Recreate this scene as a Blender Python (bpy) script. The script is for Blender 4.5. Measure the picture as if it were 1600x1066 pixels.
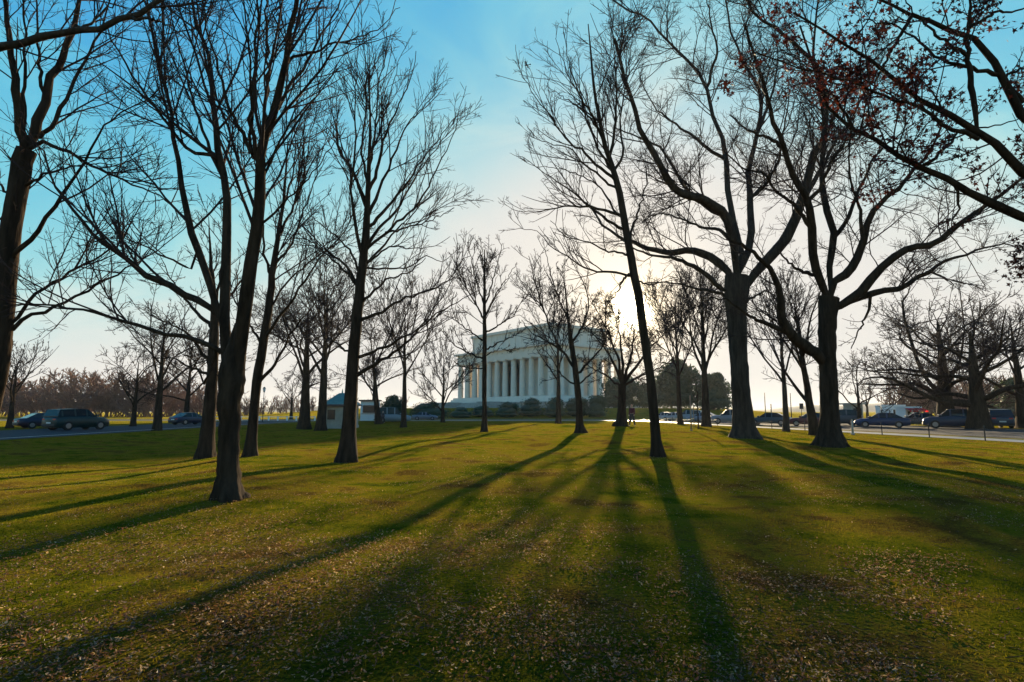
import bpy, math, random
import numpy as np
from mathutils import Vector

SC = bpy.context.scene
for o in list(bpy.data.objects): bpy.data.objects.remove(o)
COL = SC.collection
PI = math.pi

# ------------------------------------------------------------------ camera
F = 889.0; W = 1600; H = 1066; EYE = 1.6
PITCH = math.atan(110/F)
cam_d = bpy.data.cameras.new('camera'); cam = bpy.data.objects.new('camera', cam_d); COL.objects.link(cam)
cam_d.sensor_width = 36; cam_d.lens = 36*F/W; cam_d.clip_end = 12000; cam_d.clip_start = .05
cam.location = (0, 0, EYE); cam.rotation_euler = (PI/2+PITCH, 0, 0)
SC.camera = cam

# ------------------------------------------------------------------ light
SUN_AZ, SUN_EL = math.radians(12.1), math.radians(9.8)     # azimuth measured from +Y towards +X
SD = Vector((math.sin(SUN_AZ)*math.cos(SUN_EL), math.cos(SUN_AZ)*math.cos(SUN_EL), math.sin(SUN_EL)))
world = bpy.data.worlds.new('World'); SC.world = world; world.use_nodes = True
nt = world.node_tree; nt.nodes.clear()
def wn(t, **k):
    n = nt.nodes.new(t)
    for a, b in k.items(): setattr(n, a, b)
    return n
sky = wn('ShaderNodeTexSky', sky_type='NISHITA', sun_disc=False, sun_elevation=SUN_EL, sun_rotation=SUN_AZ,
         altitude=0, air_density=1.0, dust_density=.45, ozone_density=3.0)
# film-like response of the sky's colour: deep blue overhead, pale cream where the hazy air is bright
SKY = .45
def chan(src, power, k, cap):
    p = wn('ShaderNodeMath', operation='POWER'); p.inputs[1].default_value = power
    m = wn('ShaderNodeMath', operation='MULTIPLY'); m.inputs[1].default_value = -k
    e = wn('ShaderNodeMath', operation='EXPONENT')
    q = wn('ShaderNodeMath', operation='MULTIPLY_ADD'); q.inputs[1].default_value = -cap*SKY/.15; q.inputs[2].default_value = cap*SKY/.15
    nt.links.new(src, p.inputs[0]); nt.links.new(p.outputs[0], m.inputs[0]); nt.links.new(m.outputs[0], e.inputs[0]); nt.links.new(e.outputs[0], q.inputs[0])
    return q.outputs[0]
sp = wn('ShaderNodeSeparateColor'); cb = wn('ShaderNodeCombineColor')
bg = wn('ShaderNodeBackground'); bg.inputs[1].default_value = .15
# the bright aureole of hazy air round the sun
tc = wn('ShaderNodeTexCoord')
dp = wn('ShaderNodeVectorMath', operation='DOT_PRODUCT'); dp.inputs[1].default_value = SD
nrm = wn('ShaderNodeVectorMath', operation='NORMALIZE')
ac = wn('ShaderNodeMath', operation='ARCCOSINE')
def expo(width, power):
    a = wn('ShaderNodeMath', operation='DIVIDE'); a.inputs[1].default_value = math.radians(width)
    b = wn('ShaderNodeMath', operation='POWER'); b.inputs[1].default_value = power
    c = wn('ShaderNodeMath', operation='MULTIPLY'); c.inputs[1].default_value = -1
    d = wn('ShaderNodeMath', operation='EXPONENT')
    nt.links.new(ac.outputs[0], a.inputs[0]); nt.links.new(a.outputs[0], b.inputs[0])
    nt.links.new(b.outputs[0], c.inputs[0]); nt.links.new(c.outputs[0], d.inputs[0])
    return d
L = nt.links.new
L(tc.outputs['Generated'], nrm.inputs[0]); L(nrm.outputs[0], dp.inputs[0])
mn = wn('ShaderNodeMath', operation='MINIMUM'); mn.inputs[1].default_value = .9999999
L(dp.outputs['Value'], mn.inputs[0]); L(mn.outputs[0], ac.inputs[0])
# faint torn veils of high cloud
cmap = wn('ShaderNodeMapping'); cmap.inputs['Scale'].default_value = (1.6, 1.6, 3.2); cmap.inputs['Rotation'].default_value = (.2, .5, .3)
cn = wn('ShaderNodeTexNoise'); cn.inputs['Scale'].default_value = 2.2; cn.inputs['Detail'].default_value = 7; cn.inputs['Distortion'].default_value = .8
cr_ = wn('ShaderNodeMapRange'); cr_.inputs[1].default_value = .45; cr_.inputs[2].default_value = .78; cr_.inputs[3].default_value = 1.0; cr_.inputs[4].default_value = 1.5
cm = wn('ShaderNodeVectorMath', operation='SCALE')
L(nrm.outputs[0], cmap.inputs[0]); L(cmap.outputs[0], cn.inputs['Vector']); L(cn.outputs[0], cr_.inputs[0])
L(sky.outputs[0], cm.inputs[0]); L(cr_.outputs[0], cm.inputs['Scale']); L(cm.outputs[0], sp.inputs[0])
for i_, (pw, kk, cap) in enumerate(((2.2, .165, .84), (1.5, .39, .815), (1.0, 1.2, .765))): L(chan(sp.outputs[i_], pw, kk, cap), cb.inputs[i_])
L(cb.outputs[0], bg.inputs[0])
last = bg.outputs[0]
for width, power, colr, st in ((1.25, 2.0, (1, .88, .60, 1), 9.0), (3.0, 1.0, (1, .68, .28, 1), 1.0)):
    e = expo(width, power)
    m = wn('ShaderNodeMath', operation='MULTIPLY'); m.inputs[1].default_value = st
    g = wn('ShaderNodeBackground'); g.inputs[0].default_value = colr
    L(e.outputs[0], m.inputs[0]); L(m.outputs[0], g.inputs[1])
    ad = wn('ShaderNodeAddShader'); L(last, ad.inputs[0]); L(g.outputs[0], ad.inputs[1]); last = ad.outputs[0]
wo = wn('ShaderNodeOutputWorld'); L(last, wo.inputs[0])

sun_d = bpy.data.lights.new('sun', 'SUN'); sun_d.energy = 5.0; sun_d.angle = math.radians(.55); sun_d.color = (1, .78, .47)
sun = bpy.data.objects.new('sun', sun_d); COL.objects.link(sun)
sun.rotation_euler = (-SD).to_track_quat('-Z', 'Y').to_euler()

SC.view_settings.view_transform = 'Standard'; SC.view_settings.look = 'None'
SC.view_settings.exposure = 1.152; SC.view_settings.gamma = 1; SC.view_settings.use_curve_mapping = False
SC.render.engine = 'CYCLES'
cy = SC.cycles
cy.use_denoising = True; cy.max_bounces = 6; cy.diffuse_bounces = 2; cy.transmission_bounces = 4
cy.transparent_max_bounces = 8; cy.volume_bounces = 0; cy.glossy_bounces = 2
cy.sample_clamp_indirect = 4

# ------------------------------------------------------------------ materials
def mat(name, col, rough=.8, col2=None, scale=4, bump=0, bscale=20, trans=0, spec=.3, metal=0, stretch=None, stops=None, detail=5, hf=None):
    m = bpy.data.materials.new(name); m.use_nodes = True
    t = m.node_tree; t.nodes.clear(); N = t.nodes.new; K = t.links.new
    out = N('ShaderNodeOutputMaterial'); b = N('ShaderNodeBsdfPrincipled')
    b.inputs['Roughness'].default_value = rough; b.inputs['Metallic'].default_value = metal
    b.inputs['Specular IOR Level'].default_value = spec
    b.inputs['Base Color'].default_value = (*col, 1)
    csock = None
    co = N('ShaderNodeTexCoord'); mp = N('ShaderNodeMapping')
    if stretch: mp.inputs['Scale'].default_value = stretch
    K(co.outputs['Object'], mp.inputs[0])
    if col2 or stops:
        n = N('ShaderNodeTexNoise'); n.inputs['Scale'].default_value = scale; n.inputs['Detail'].default_value = detail
        n.inputs['Roughness'].default_value = .65
        K(mp.outputs[0], n.inputs['Vector'])
        r = N('ShaderNodeValToRGB')
        st = stops or [(.35, col), (.65, col2)]
        r.color_ramp.elements[0].position = st[0][0]; r.color_ramp.elements[0].color = (*st[0][1], 1)
        r.color_ramp.elements[1].position = st[-1][0]; r.color_ramp.elements[1].color = (*st[-1][1], 1)
        for p, c in st[1:-1]:
            e = r.color_ramp.elements.new(p); e.color = (*c, 1)
        fs = n.outputs[0]
        if hf:
            nh = N('ShaderNodeTexNoise'); nh.inputs['Scale'].default_value = hf[0]; nh.inputs['Detail'].default_value = 2; K(mp.outputs[0], nh.inputs['Vector'])
            ma = N('ShaderNodeMath'); ma.operation = 'MULTIPLY_ADD'; ma.inputs[1].default_value = hf[1]; K(nh.outputs[0], ma.inputs[0])
            mb_ = N('ShaderNodeMath'); mb_.operation = 'SUBTRACT'; mb_.inputs[1].default_value = hf[1]/2; K(fs, mb_.inputs[0]); K(mb_.outputs[0], ma.inputs[2]); fs = ma.outputs[0]
        K(fs, r.inputs[0]); csock = r.outputs[0]; K(csock, b.inputs['Base Color'])
    if bump:
        n2 = N('ShaderNodeTexNoise'); n2.inputs['Scale'].default_value = bscale; n2.inputs['Detail'].default_value = 6
        K(mp.outputs[0], n2.inputs['Vector'])
        bp = N('ShaderNodeBump'); bp.inputs['Strength'].default_value = bump; bp.inputs['Distance'].default_value = .03
        K(n2.outputs[0], bp.inputs['Height']); K(bp.outputs[0], b.inputs['Normal'])
    if trans:
        tr = N('ShaderNodeBsdfTranslucent'); mx = N('ShaderNodeMixShader'); mx.inputs[0].default_value = trans
        tr.inputs[0].default_value = (*[min(1, c*1.5) for c in col], 1)
        if csock:
            br = N('ShaderNodeMix'); br.data_type = 'RGBA'; br.blend_type = 'MULTIPLY'; br.inputs[0].default_value = 1
            br.inputs[7].default_value = (1.5, 1.6, 1.1, 1); K(csock, br.inputs[6]); K(br.outputs[2], tr.inputs[0])
        K(b.outputs[0], mx.inputs[1]); K(tr.outputs[0], mx.inputs[2]); K(mx.outputs[0], out.inputs[0])
    else: K(b.outputs[0], out.inputs[0])
    return m
M = {}
SHEEN = 5.6
M['bark'] = mat('bark', (.022, .014, .009), .95, (.060, .038, .024), 3, 1.0, 9, spec=.05, stretch=(2, 2, .35))
M['bark_pale'] = mat('bark_pale', (.034, .025, .018), .95, (.075, .056, .042), 3, 1.0, 9, spec=.05, stretch=(2, 2, .35))
M['twig'] = mat('twig', (.045, .027, .022), .9, spec=.1)
M['twig_red'] = mat('twig_red', (.22, .10, .065), .9, (.15, .08, .055), .2)
M['ground'] = mat('ground', (.05, .05, .02), .95, hf=(30, .3), scale=.55, bump=.8, bscale=25, spec=0,
                  stops=[(.36, (.009, .012, .002)), (.46, (.026, .023, .003)), (.53, (.037, .025, .006)), (.62, (.017, .010, .005))], detail=8)
M['grass'] = mat('grass', (.06, .10, .02), .9, scale=.55, trans=.62, spec=0, hf=(45, .08),
                 stops=[(.36, (.020, .030, .004)), (.46, (.062, .060, .004)), (.53, (.115, .083, .007)), (.62, (.065, .036, .014))], detail=8)
M['leaf_dry'] = mat('leaf_dry', (.30, .18, .09), .5, hf=(60, .5), scale=9, trans=.4, spec=.45,
                    stops=[(.36, (.06, .024, .011)), (.52, (.15, .066, .030)), (.68, (.48, .32, .21))])
M['leaf_red'] = mat('leaf_red', (.16, .025, .015), .6, scale=2.5, trans=.45, spec=.3,
                    stops=[(.35, (.035, .010, .008)), (.6, (.085, .016, .011)), (.8, (.15, .035, .014))])
M['evergreen'] = mat('evergreen', (.035, .055, .025), .6, (.06, .075, .03), 1.5, spec=.4, trans=.25)
M['marble'] = mat('marble', (.76, .66, .54), .6, (.66, .58, .48), .35, .15, 3)
M['granite'] = mat('granite', (.42, .38, .33), .8, (.32, .29, .25), .8, .2, 3)
M['hall_shade'] = mat('hall_shade', (.05, .05, .055), .9)  # indoor shade of the hall, put in as a near-black colour
M['asphalt'] = mat('asphalt', (.032, .032, .034), .9, spec=.08, col2=(.045, .045, .047), scale=.8, bump=.3, bscale=40)
M['concrete'] = mat('concrete', (.46, .37, .27), .45, spec=.6, col2=(.36, .30, .23), scale=.6, bump=.12, bscale=12)
M['paint'] = mat('paint', (.75, .75, .72), .6, (.55, .55, .52), 4)
M['tan_stone'] = mat('tan_stone', (.45, .40, .33), .8, (.36, .32, .26), 2)
M['copper_green'] = mat('copper_green', (.10, .24, .21), .6, (.14, .30, .25), 3)
M['brown_roof'] = mat('brown_roof', (.12, .07, .05), .8, (.16, .10, .07), 3)
M['glass'] = mat('glass', (.015, .022, .026), .12, spec=.35)
M['tyre'] = mat('tyre', (.02, .02, .02), .8)
M['chrome'] = mat('chrome', (.25, .25, .26), .35, metal=1)
M['lamp'] = mat('lamp', (.75, .75, .72), .15, spec=.8)
M['redlamp'] = mat('redlamp', (.45, .02, .02), .2, spec=.8)
M['black'] = mat('black', (.025, .025, .028), .5)
M['iron'] = mat('iron', (.04, .04, .042), .5, metal=.3)
M['white'] = mat('white', (.75, .76, .76), .5)
M['redcloth'] = mat('redcloth', (.62, .03, .03), .7, trans=.35)
M['plate'] = mat('plate', (.6, .62, .6), .4)
M['wood'] = mat('wood', (.30, .22, .14), .8, (.22, .16, .10), 6, stretch=(1, 1, .2))
M['skin'] = mat('skin', (.50, .32, .24), .6)
M['hair'] = mat('hair', (.04, .028, .02), .7)
M['hill'] = mat('hill', (.06, .065, .04), .95, (.09, .075, .05), .01)
def paint(name, c): return mat(name, tuple(q*.6 for q in c), .35, spec=.4)

gb = [n for n in M['ground'].node_tree.nodes if n.type == 'BSDF_PRINCIPLED'][0]
gb.inputs['Sheen Weight'].default_value = 1.0; gb.inputs['Sheen Roughness'].default_value = .42
_t = M['ground'].node_tree; _r = [n for n in _t.nodes if n.type == 'VALTORGB'][0]
_m = _t.nodes.new('ShaderNodeMix'); _m.data_type = 'RGBA'; _m.blend_type = 'MULTIPLY'; _m.inputs[0].default_value = 1; _m.inputs[7].default_value = (SHEEN, SHEEN*1.08, SHEEN*.36, 1)
_t.links.new(_r.outputs[0], _m.inputs[6]); _t.links.new(_m.outputs[2], gb.inputs['Sheen Tint'])
# ------------------------------------------------------------------ object helpers
used = {}
def link(name, me, m=None, parent=None):
    o = bpy.data.objects.new(name, me); COL.objects.link(o)
    if m is not None and me is not None: me.materials.append(m)
    if parent is not None: o.parent = parent
    return o
def tag(o, label=None, cat=None, group=None, kind=None):
    if label: o['label'] = label
    if cat: o['category'] = cat
    if group: o['group'] = group
    if kind: o['kind'] = kind
    return o
def empty(name, loc, label, cat, group=None, rz=0):
    o = bpy.data.objects.new(name, None); COL.objects.link(o); o.location = loc; o.rotation_euler = (0, 0, rz)
    o.empty_display_size = .2
    return tag(o, label, cat, group)
def np_mesh(name, V, Q=None, T=None, smooth=True):
    """fast mesh from numpy: Q (n,4) quads, T (m,3) triangles"""
    me = bpy.data.meshes.new(name)
    V = np.asarray(V, np.float32)
    parts = []; tot = []
    if Q is not None and len(Q): parts.append(np.asarray(Q, np.int32).ravel()); tot.append(np.full(len(Q), 4, np.int32))
    if T is not None and len(T): parts.append(np.asarray(T, np.int32).ravel()); tot.append(np.full(len(T), 3, np.int32))
    li = np.concatenate(parts); lt = np.concatenate(tot)
    me.vertices.add(len(V)); me.vertices.foreach_set('co', V.ravel())
    me.loops.add(len(li)); me.loops.foreach_set('vertex_index', li)
    me.polygons.add(len(lt)); ls = np.zeros(len(lt), np.int32); ls[1:] = np.cumsum(lt)[:-1]
    me.polygons.foreach_set('loop_start', ls); me.polygons.foreach_set('loop_total', lt)
    me.polygons.foreach_set('use_smooth', np.full(len(lt), smooth))
    me.update(calc_edges=True); me.validate()
    return me
class MB:
    def __init__(s): s.v = []; s.f = []
    def add(s, v, f):
        n = len(s.v); s.v += [tuple(p) for p in v]; s.f += [tuple(i+n for i in q) for q in f]
    def box(s, x0, x1, y0, y1, z0, z1):
        s.add([(x0,y0,z0),(x1,y0,z0),(x1,y1,z0),(x0,y1,z0),(x0,y0,z1),(x1,y0,z1),(x1,y1,z1),(x0,y1,z1)],
              [(0,3,2,1),(4,5,6,7),(0,1,5,4),(1,2,6,5),(2,3,7,6),(3,0,4,7)]); return s
    def frustum(s, a, b, z0, z1):   # a, b = (x0,x1,y0,y1) rectangles
        s.add([(a[0],a[2],z0),(a[1],a[2],z0),(a[1],a[3],z0),(a[0],a[3],z0),(b[0],b[2],z1),(b[1],b[2],z1),(b[1],b[3],z1),(b[0],b[3],z1)],
              [(0,3,2,1),(4,5,6,7),(0,1,5,4),(1,2,6,5),(2,3,7,6),(3,0,4,7)]); return s
    def cyl(s, p0, p1, r0, r1=None, n=12):
        r1 = r0 if r1 is None else r1
        p0, p1 = Vector(p0), Vector(p1); d = (p1-p0).normalized()
        a = d.orthogonal().normalized(); b = d.cross(a)
        v = []
        for p, r in ((p0, r0), (p1, r1)):
            for i in range(n):
                t = 2*PI*i/n; v.append(p+a*math.cos(t)*r+b*math.sin(t)*r)
        s.add(v, [(i, (i+1)%n, n+(i+1)%n, n+i) for i in range(n)]+[tuple(range(n-1, -1, -1)), tuple(range(n, 2*n))]); return s
    def loft(s, rings, caps=True):
        n = len(rings[0]); v = [p for r in rings for p in r]; f = []
        for k in range(len(rings)-1):
            for i in range(n):
                j = (i+1) % n; f.append((k*n+i, k*n+j, (k+1)*n+j, (k+1)*n+i))
        if caps: f += [tuple(range(n-1, -1, -1)), tuple(range((len(rings)-1)*n, len(rings)*n))]
        s.add(v, f); return s
    def build(s, name, m, parent=None, smooth=False, bevel=0):
        me = bpy.data.meshes.new(name); me.from_pydata(s.v, [], s.f); me.update()
        if smooth: me.polygons.foreach_set('use_smooth', [True]*len(me.polygons))
        o = link(name, me, m, parent)
        if bevel:
            b = o.modifiers.new('bevel', 'BEVEL'); b.width = bevel; b.segments = 2; b.limit_method = 'ANGLE'
        return o
def P(px, py, Y):
    x = (px-800)/F; u = (533-py)/F
    c, s = math.cos(PITCH), math.sin(PITCH)
    y = c-u*s; z = s+u*c
    return np.array([x/y*Y, Y, EYE+z/y*Y])
def lat(px, Y):            # lateral position of a thing near eye level seen at column px
    return (px-800)/F/math.cos(PITCH)*Y*(1/(1+math.tan(PITCH)**2))**.0*math.cos(PITCH)**2
def dist(py): return F*EYE/(py-643)

# ------------------------------------------------------------------ ground
rs = np.random.RandomState(11)
WAV = [(rs.uniform(.25, 1.3), rs.uniform(0, 2*PI), rs.uniform(0, 6)) for _ in range(14)]
MC = np.array([8.0, 232.0])    # middle of the memorial
def gz(x, y):
    x = np.asarray(x, float); y = np.asarray(y, float)
    z = np.zeros_like(x+y)
    for k, a, p in WAV: z = z+.028/k**.6*np.sin((x*math.cos(a)+y*math.sin(a))*k+p)*.5
    z = z*np.clip((19-np.abs(x))/5, 0, 1)*np.clip((85-y)/30, 0, 1)
    sm = lambda t: np.clip(t, 0, 1)**2*(3-2*np.clip(t, 0, 1))
    d = np.hypot((x-MC[0]), (y-MC[1]))
    z = z+2.6*sm((112-d)/45)
    z = z-.35*sm((-x-6)/14)*sm((y-8)/10)*np.clip((27+x)/5, 0, 1)*sm((90-y)/30)
    z = z+.55*np.exp(-(((x-4)/13)**2+((y-44)/20)**2))
    return z
def ground():
    rr = np.concatenate([[0], np.geomspace(.8, 3400, 170)]); na = 300
    th = np.linspace(0, 2*PI, na, endpoint=False)
    R, T = np.meshgrid(rr, th, indexing='ij'); X = R*np.sin(T); Y = R*np.cos(T)
    Z = gz(X, Y)
    V = np.stack([X, Y, Z], -1).reshape(-1, 3)
    i, j = np.meshgrid(np.arange(len(rr)-1), np.arange(na), indexing='ij'); j2 = (j+1) % na
    Q = np.stack([i*na+j, (i+1)*na+j, (i+1)*na+j2, i*na+j2], -1).reshape(-1, 4)[:, ::-1]
    o = link('ground', np_mesh('ground', V, Q), M['ground']); tag(o, kind='structure')
ground()

def strip(name, pts, width_l, width_r, z, m, kind='structure', label=None, cat=None):
    """ribbon along pts; left/right half widths; follows the ground"""
    pts = np.array(pts, float); out = []
    seg = []
    for a, b in zip(pts[:-1], pts[1:]):
        n = max(1, int(np.hypot(*(b-a))/2)); seg += [a+(b-a)*k/n for k in range(n)]
    seg.append(pts[-1]); seg = np.array(seg)
    t = np.gradient(seg, axis=0); t /= np.hypot(t[:, 0], t[:, 1])[:, None]; nrm = np.stack([-t[:, 1], t[:, 0]], -1)
    Lp = seg+nrm*width_l; Rp = seg-nrm*width_r
    V = []
    for q in (Lp, Rp): V.append(np.column_stack([q, gz(q[:, 0], q[:, 1])+z]))
    n = len(seg); V = np.concatenate(V)
    Q = [(n+i, n+i+1, i+1, i) for i in range(n-1)]
    o = link(name, np_mesh(name, V, np.array(Q), smooth=False), m); tag(o, label, cat, kind=kind); return o
EDGE = [(27.2, 14), (26.1, 29), (25.2, 37.5), (23.9, 52.5), (22.6, 78), (21, 99)]
ED = np.array(EDGE, float)
strip('sidewalk', EDGE, -.0, 2.6, .016, M['concrete'])
strip('road', [(x+7.5, y) for x, y in EDGE]+[(28, 106)], 3.6, 15, .008, M['asphalt'])
strip('kerb', [(x+4.0, y) for x, y in EDGE], .0, .18, .11, M['concrete'])
strip('verge', [(x+2.6, y) for x, y in EDGE], 0, 1.3, .012, M['ground'])
strip('road_left', [(-30, 6), (-28.5, 30), (-31, 60), (-33, 98)], 13, 0, .008, M['asphalt'])
strip('kerb_left', [(-29.8, 6), (-28.3, 30), (-30.8, 60), (-32.8, 98)], 0, .2, .12, M['concrete'])
strip('pavement', [(-110, 101), (-34, 100.5), (21, 100.5)], 0, 2.4, .02, M['concrete'])
strip('cross_road', [(-110, 112), (-34, 111), (60, 112)], 0, 9.5, .012, M['asphalt'])
strip('far_pavement', [(-110, 117), (-34, 116.5), (80, 117)], 0, 2.2, .03, M['concrete'])
strip('lane_line', [(34.5, 20), (33.0, 38), (31.5, 60), (30.5, 96)], .06, .06, .014, M['paint'])

# hills far beyond the river
def hills():
    az = np.radians(np.linspace(-75, 75, 240)); r = 2300
    h = 26+9*np.sin(az*9+1)+6*np.sin(az*23+2)+3*np.sin(az*57)+rs.uniform(-1, 1, len(az))*1.5
    V = []
    for k, (dr, f) in enumerate(((0, 0), (60, .6), (160, 1), (400, .8), (900, 0))):
        V.append(np.stack([(r+dr)*np.sin(az), (r+dr)*np.cos(az), h*f-.5*(f == 0)], -1))
    n = len(az); V = np.concatenate(V)
    Q = [(k*n+i, k*n+i+1, (k+1)*n+i+1, (k+1)*n+i) for k in range(4) for i in range(n-1)]
    tag(link('hills', np_mesh('hills', V, np.array(Q)), M['hill']), kind='structure')
hills()

# ------------------------------------------------------------------ tree engine
def norm(a): return a/np.maximum(np.linalg.norm(a, axis=-1, keepdims=True), 1e-9)
def tubes(Pn, Rn, sides, cap=True):
    """Pn (N,M,3), Rn (N,M) -> verts, quads"""
    N_, M_, _ = Pn.shape
    T = np.empty_like(Pn); T[:, 1:-1] = Pn[:, 2:]-Pn[:, :-2]; T[:, 0] = Pn[:, 1]-Pn[:, 0]; T[:, -1] = Pn[:, -1]-Pn[:, -2]
    T = norm(T)
    ref = np.where(np.abs(T[:, :1, 2:3]) > .8, np.array([1., 0, 0]), np.array([0, 0, 1.]))
    A = norm(np.cross(T, np.broadcast_to(ref, T.shape))); B = np.cross(T, A)
    th = np.arange(sides)*2*PI/sides
    V = Pn[:, :, None]+(A[:, :, None]*np.cos(th)[None, None, :, None]+B[:, :, None]*np.sin(th)[None, None, :, None])*Rn[:, :, None, None]
    base = (np.arange(N_)*M_*sides)[:, None, None]+(np.arange(M_-1)*sides)[None, :, None]
    s0 = np.arange(sides)[None, None]; s1 = (s0+1) % sides
    Q = np.stack([base+s0, base+s1, base+sides+s1, base+sides+s0], -1).reshape(-1, 4)
    return V.reshape(-1, 3), Q
def smooth_line(pts, n):
    pts = np.asarray(pts, float); m = len(pts)
    if m == 2: 
        t = np.linspace(0, 1, n)[:, None]; return pts[0]*(1-t)+pts[1]*t
    d = np.r_[0, np.cumsum(np.linalg.norm(np.diff(pts[:, :2], axis=0), axis=1)+1e-6)]
    u = np.linspace(0, d[-1], n); out = np.empty((n, pts.shape[1]))
    ext = np.vstack([2*pts[0]-pts[1], pts, 2*pts[-1]-pts[-2]])
    for k, s in enumerate(u):
        i = min(np.searchsorted(d, s, side='right')-1, m-2); i = max(i, 0)
        t = (s-d[i])/(d[i+1]-d[i]); lin = ext[i+1]*(1-t)+ext[i+2]*t
        p0, p1, p2, p3 = ext[i], ext[i+1], ext[i+2], ext[i+3]
        out[k] = .5*((2*p1)+(-p0+p2)*t+(2*p0-5*p1+4*p2-p3)*t*t+(-p0+3*p1-3*p2+p3)*t**3)*.6+lin*.4
    return out
def spawn(Pn, Rn, rate, t0, t1, ang, ratio, K, wob, trop, rmin, rng, up=.3, rk=.55, lmin=.15, lmax=9, cross=1.0, taper=.6):
    N_, M_, _ = Pn.shape
    Ln = np.linalg.norm(np.diff(Pn, axis=1), axis=2).sum(1)
    cnt = np.maximum(1, rng.poisson(rate*Ln*(t1-t0)))
    idx = np.repeat(np.arange(N_), cnt); n = len(idx)
    t = rng.uniform(t0, t1, n)
    f = t*(M_-1); i = np.minimum(f.astype(int), M_-2); w = (f-i)[:, None]
    p = Pn[idx, i]*(1-w)+Pn[idx, i+1]*w
    r = Rn[idx, i]*(1-w[:, 0])+Rn[idx, i+1]*w[:, 0]
    tan = norm(Pn[idx, i+1]-Pn[idx, i])
    q = rng.normal(size=(n, 3)); q[:, 2] += up*2
    q = norm(q-(q*tan).sum(1, keepdims=True)*tan)
    a = np.radians(rng.normal(ang, ang*.22, n))[:, None]
    d = tan*np.cos(a)+q*np.sin(a)
    ln = np.clip(Ln[idx]*ratio*(1-taper*t)*rng.uniform(.65, 1.3, n), lmin, lmax)
    out = np.empty((n, K+1, 3)); out[:, 0] = p
    step = (ln/K)[:, None]
    for k in range(K):
        d = norm(d+rng.normal(size=(n, 3))*wob+np.array([0, 0, trop]))
        out[:, k+1] = out[:, k]+d*step
    r0 = np.minimum(r*rk, .003+ln*.0085)
    r0 = np.maximum(r0, rmin*1.15)
    s = np.linspace(0, 1, K+1)[None]
    R = r0[:, None]*(1-s)**.8+rmin*s**.5
    return out, np.maximum(R, rmin)
def trunk_mesh(Pn, Rn, sides, seed, gnd, flare=.9, ridge=.085):
    """one smooth trunk with root flare and ridged bark"""
    rng = np.random.RandomState(seed); n = len(Pn)
    V, Q = tubes(Pn[None], Rn[None], sides)
    V = V.reshape(n, sides, 3); th = np.arange(sides)*2*PI/sides
    hgt = Pn[:, 2]-gnd
    lob = 1+.6*np.sin(th*3+rng.uniform(0, 6))+.5*np.sin(th*5+rng.uniform(0, 6))
    fl = flare*np.exp(-np.maximum(hgt, 0)/(Rn[0]*1.3+.05))[:, None]*lob[None]*.55
    rd = ridge*(rng.uniform(-1, 1, (n, sides))*.5+np.sin(th*sides/3)[None]*.5)
    V = Pn[:, None]+(V-Pn[:, None])*(1+fl+rd)[:, :, None]
    return V.reshape(-1, 3), Q
def join(lst):
    Vs, Qs, o = [], [], 0
    for V, Q in lst: Vs.append(V); Qs.append(Q+o); o += len(V)
    return np.concatenate(Vs), np.concatenate(Qs)
def traced(base_px, base_py, Y, spec):
    pass
STY = {  # rate, angle, ratio, wobble, tropism per level
 'vase':  [(2.2, 32, .46, .07, .035), (3.4, 34, .48, .09, .02), (4.6, 38, .45, .12, .01)],
 'maple': [(2.4, 38, .44, .09, .03), (3.8, 40, .46, .11, .015), (5.0, 42, .45, .14, .0)],
 'elm':   [(2.0, 46, .44, .16, .02), (3.6, 48, .48, .20, .01), (5.0, 50, .45, .22, .0)],
}
STAT = {}
def finish(root, limbs, style, rmin, seed, dens=1.0, t0=.22, twigm='twig', origin=(0, 0, 0), levels=3, lmax=5, K=(6, 4, 2), trunkpts=None, ratio=1.0):
    """limbs: list of (pts(n,3), radii(n)) -> limb children, and the twig mass"""
    rng = np.random.RandomState(seed); o = np.array(origin)
    Mx = 20
    A = np.array([smooth_line(p, Mx) if len(p) != Mx else p for p, r in limbs])
    R = np.array([np.interp(np.linspace(0, 1, Mx), np.linspace(0, 1, len(r)), r) for p, r in limbs])
    S = STY[style]; acc = []
    cp, cr = A, R; t_ = t0
    for lv in range(levels):
        ra, an, rt, wo_, tr = S[lv]
        cp, cr = spawn(cp, cr, ra*dens**(1/levels*1.2), t_, 1.0 if lv == 0 else .97, an, rt*ratio, K[lv], wo_, tr, rmin*(1.6, 1.15, 1)[lv], rng,
                       up=(.35, .2, .1)[lv], lmax=lmax/(1, 1.6, 3)[lv])
        acc.append(tubes(cp-o, cr, (4, 3, 3)[lv])); t_ = .15
    V, Q = join(acc)
    STAT[root.name] = len(Q)*2
    b = link('branch', np_mesh('branch', *acc[0]), M['twig'], root); b['kind'] = 'stuff'
    V, Q = join(acc[1:])
    tw = link('twigs', np_mesh('twigs', V, Q), M[twigm], root); tw['kind'] = 'stuff'
    return acc
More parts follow.
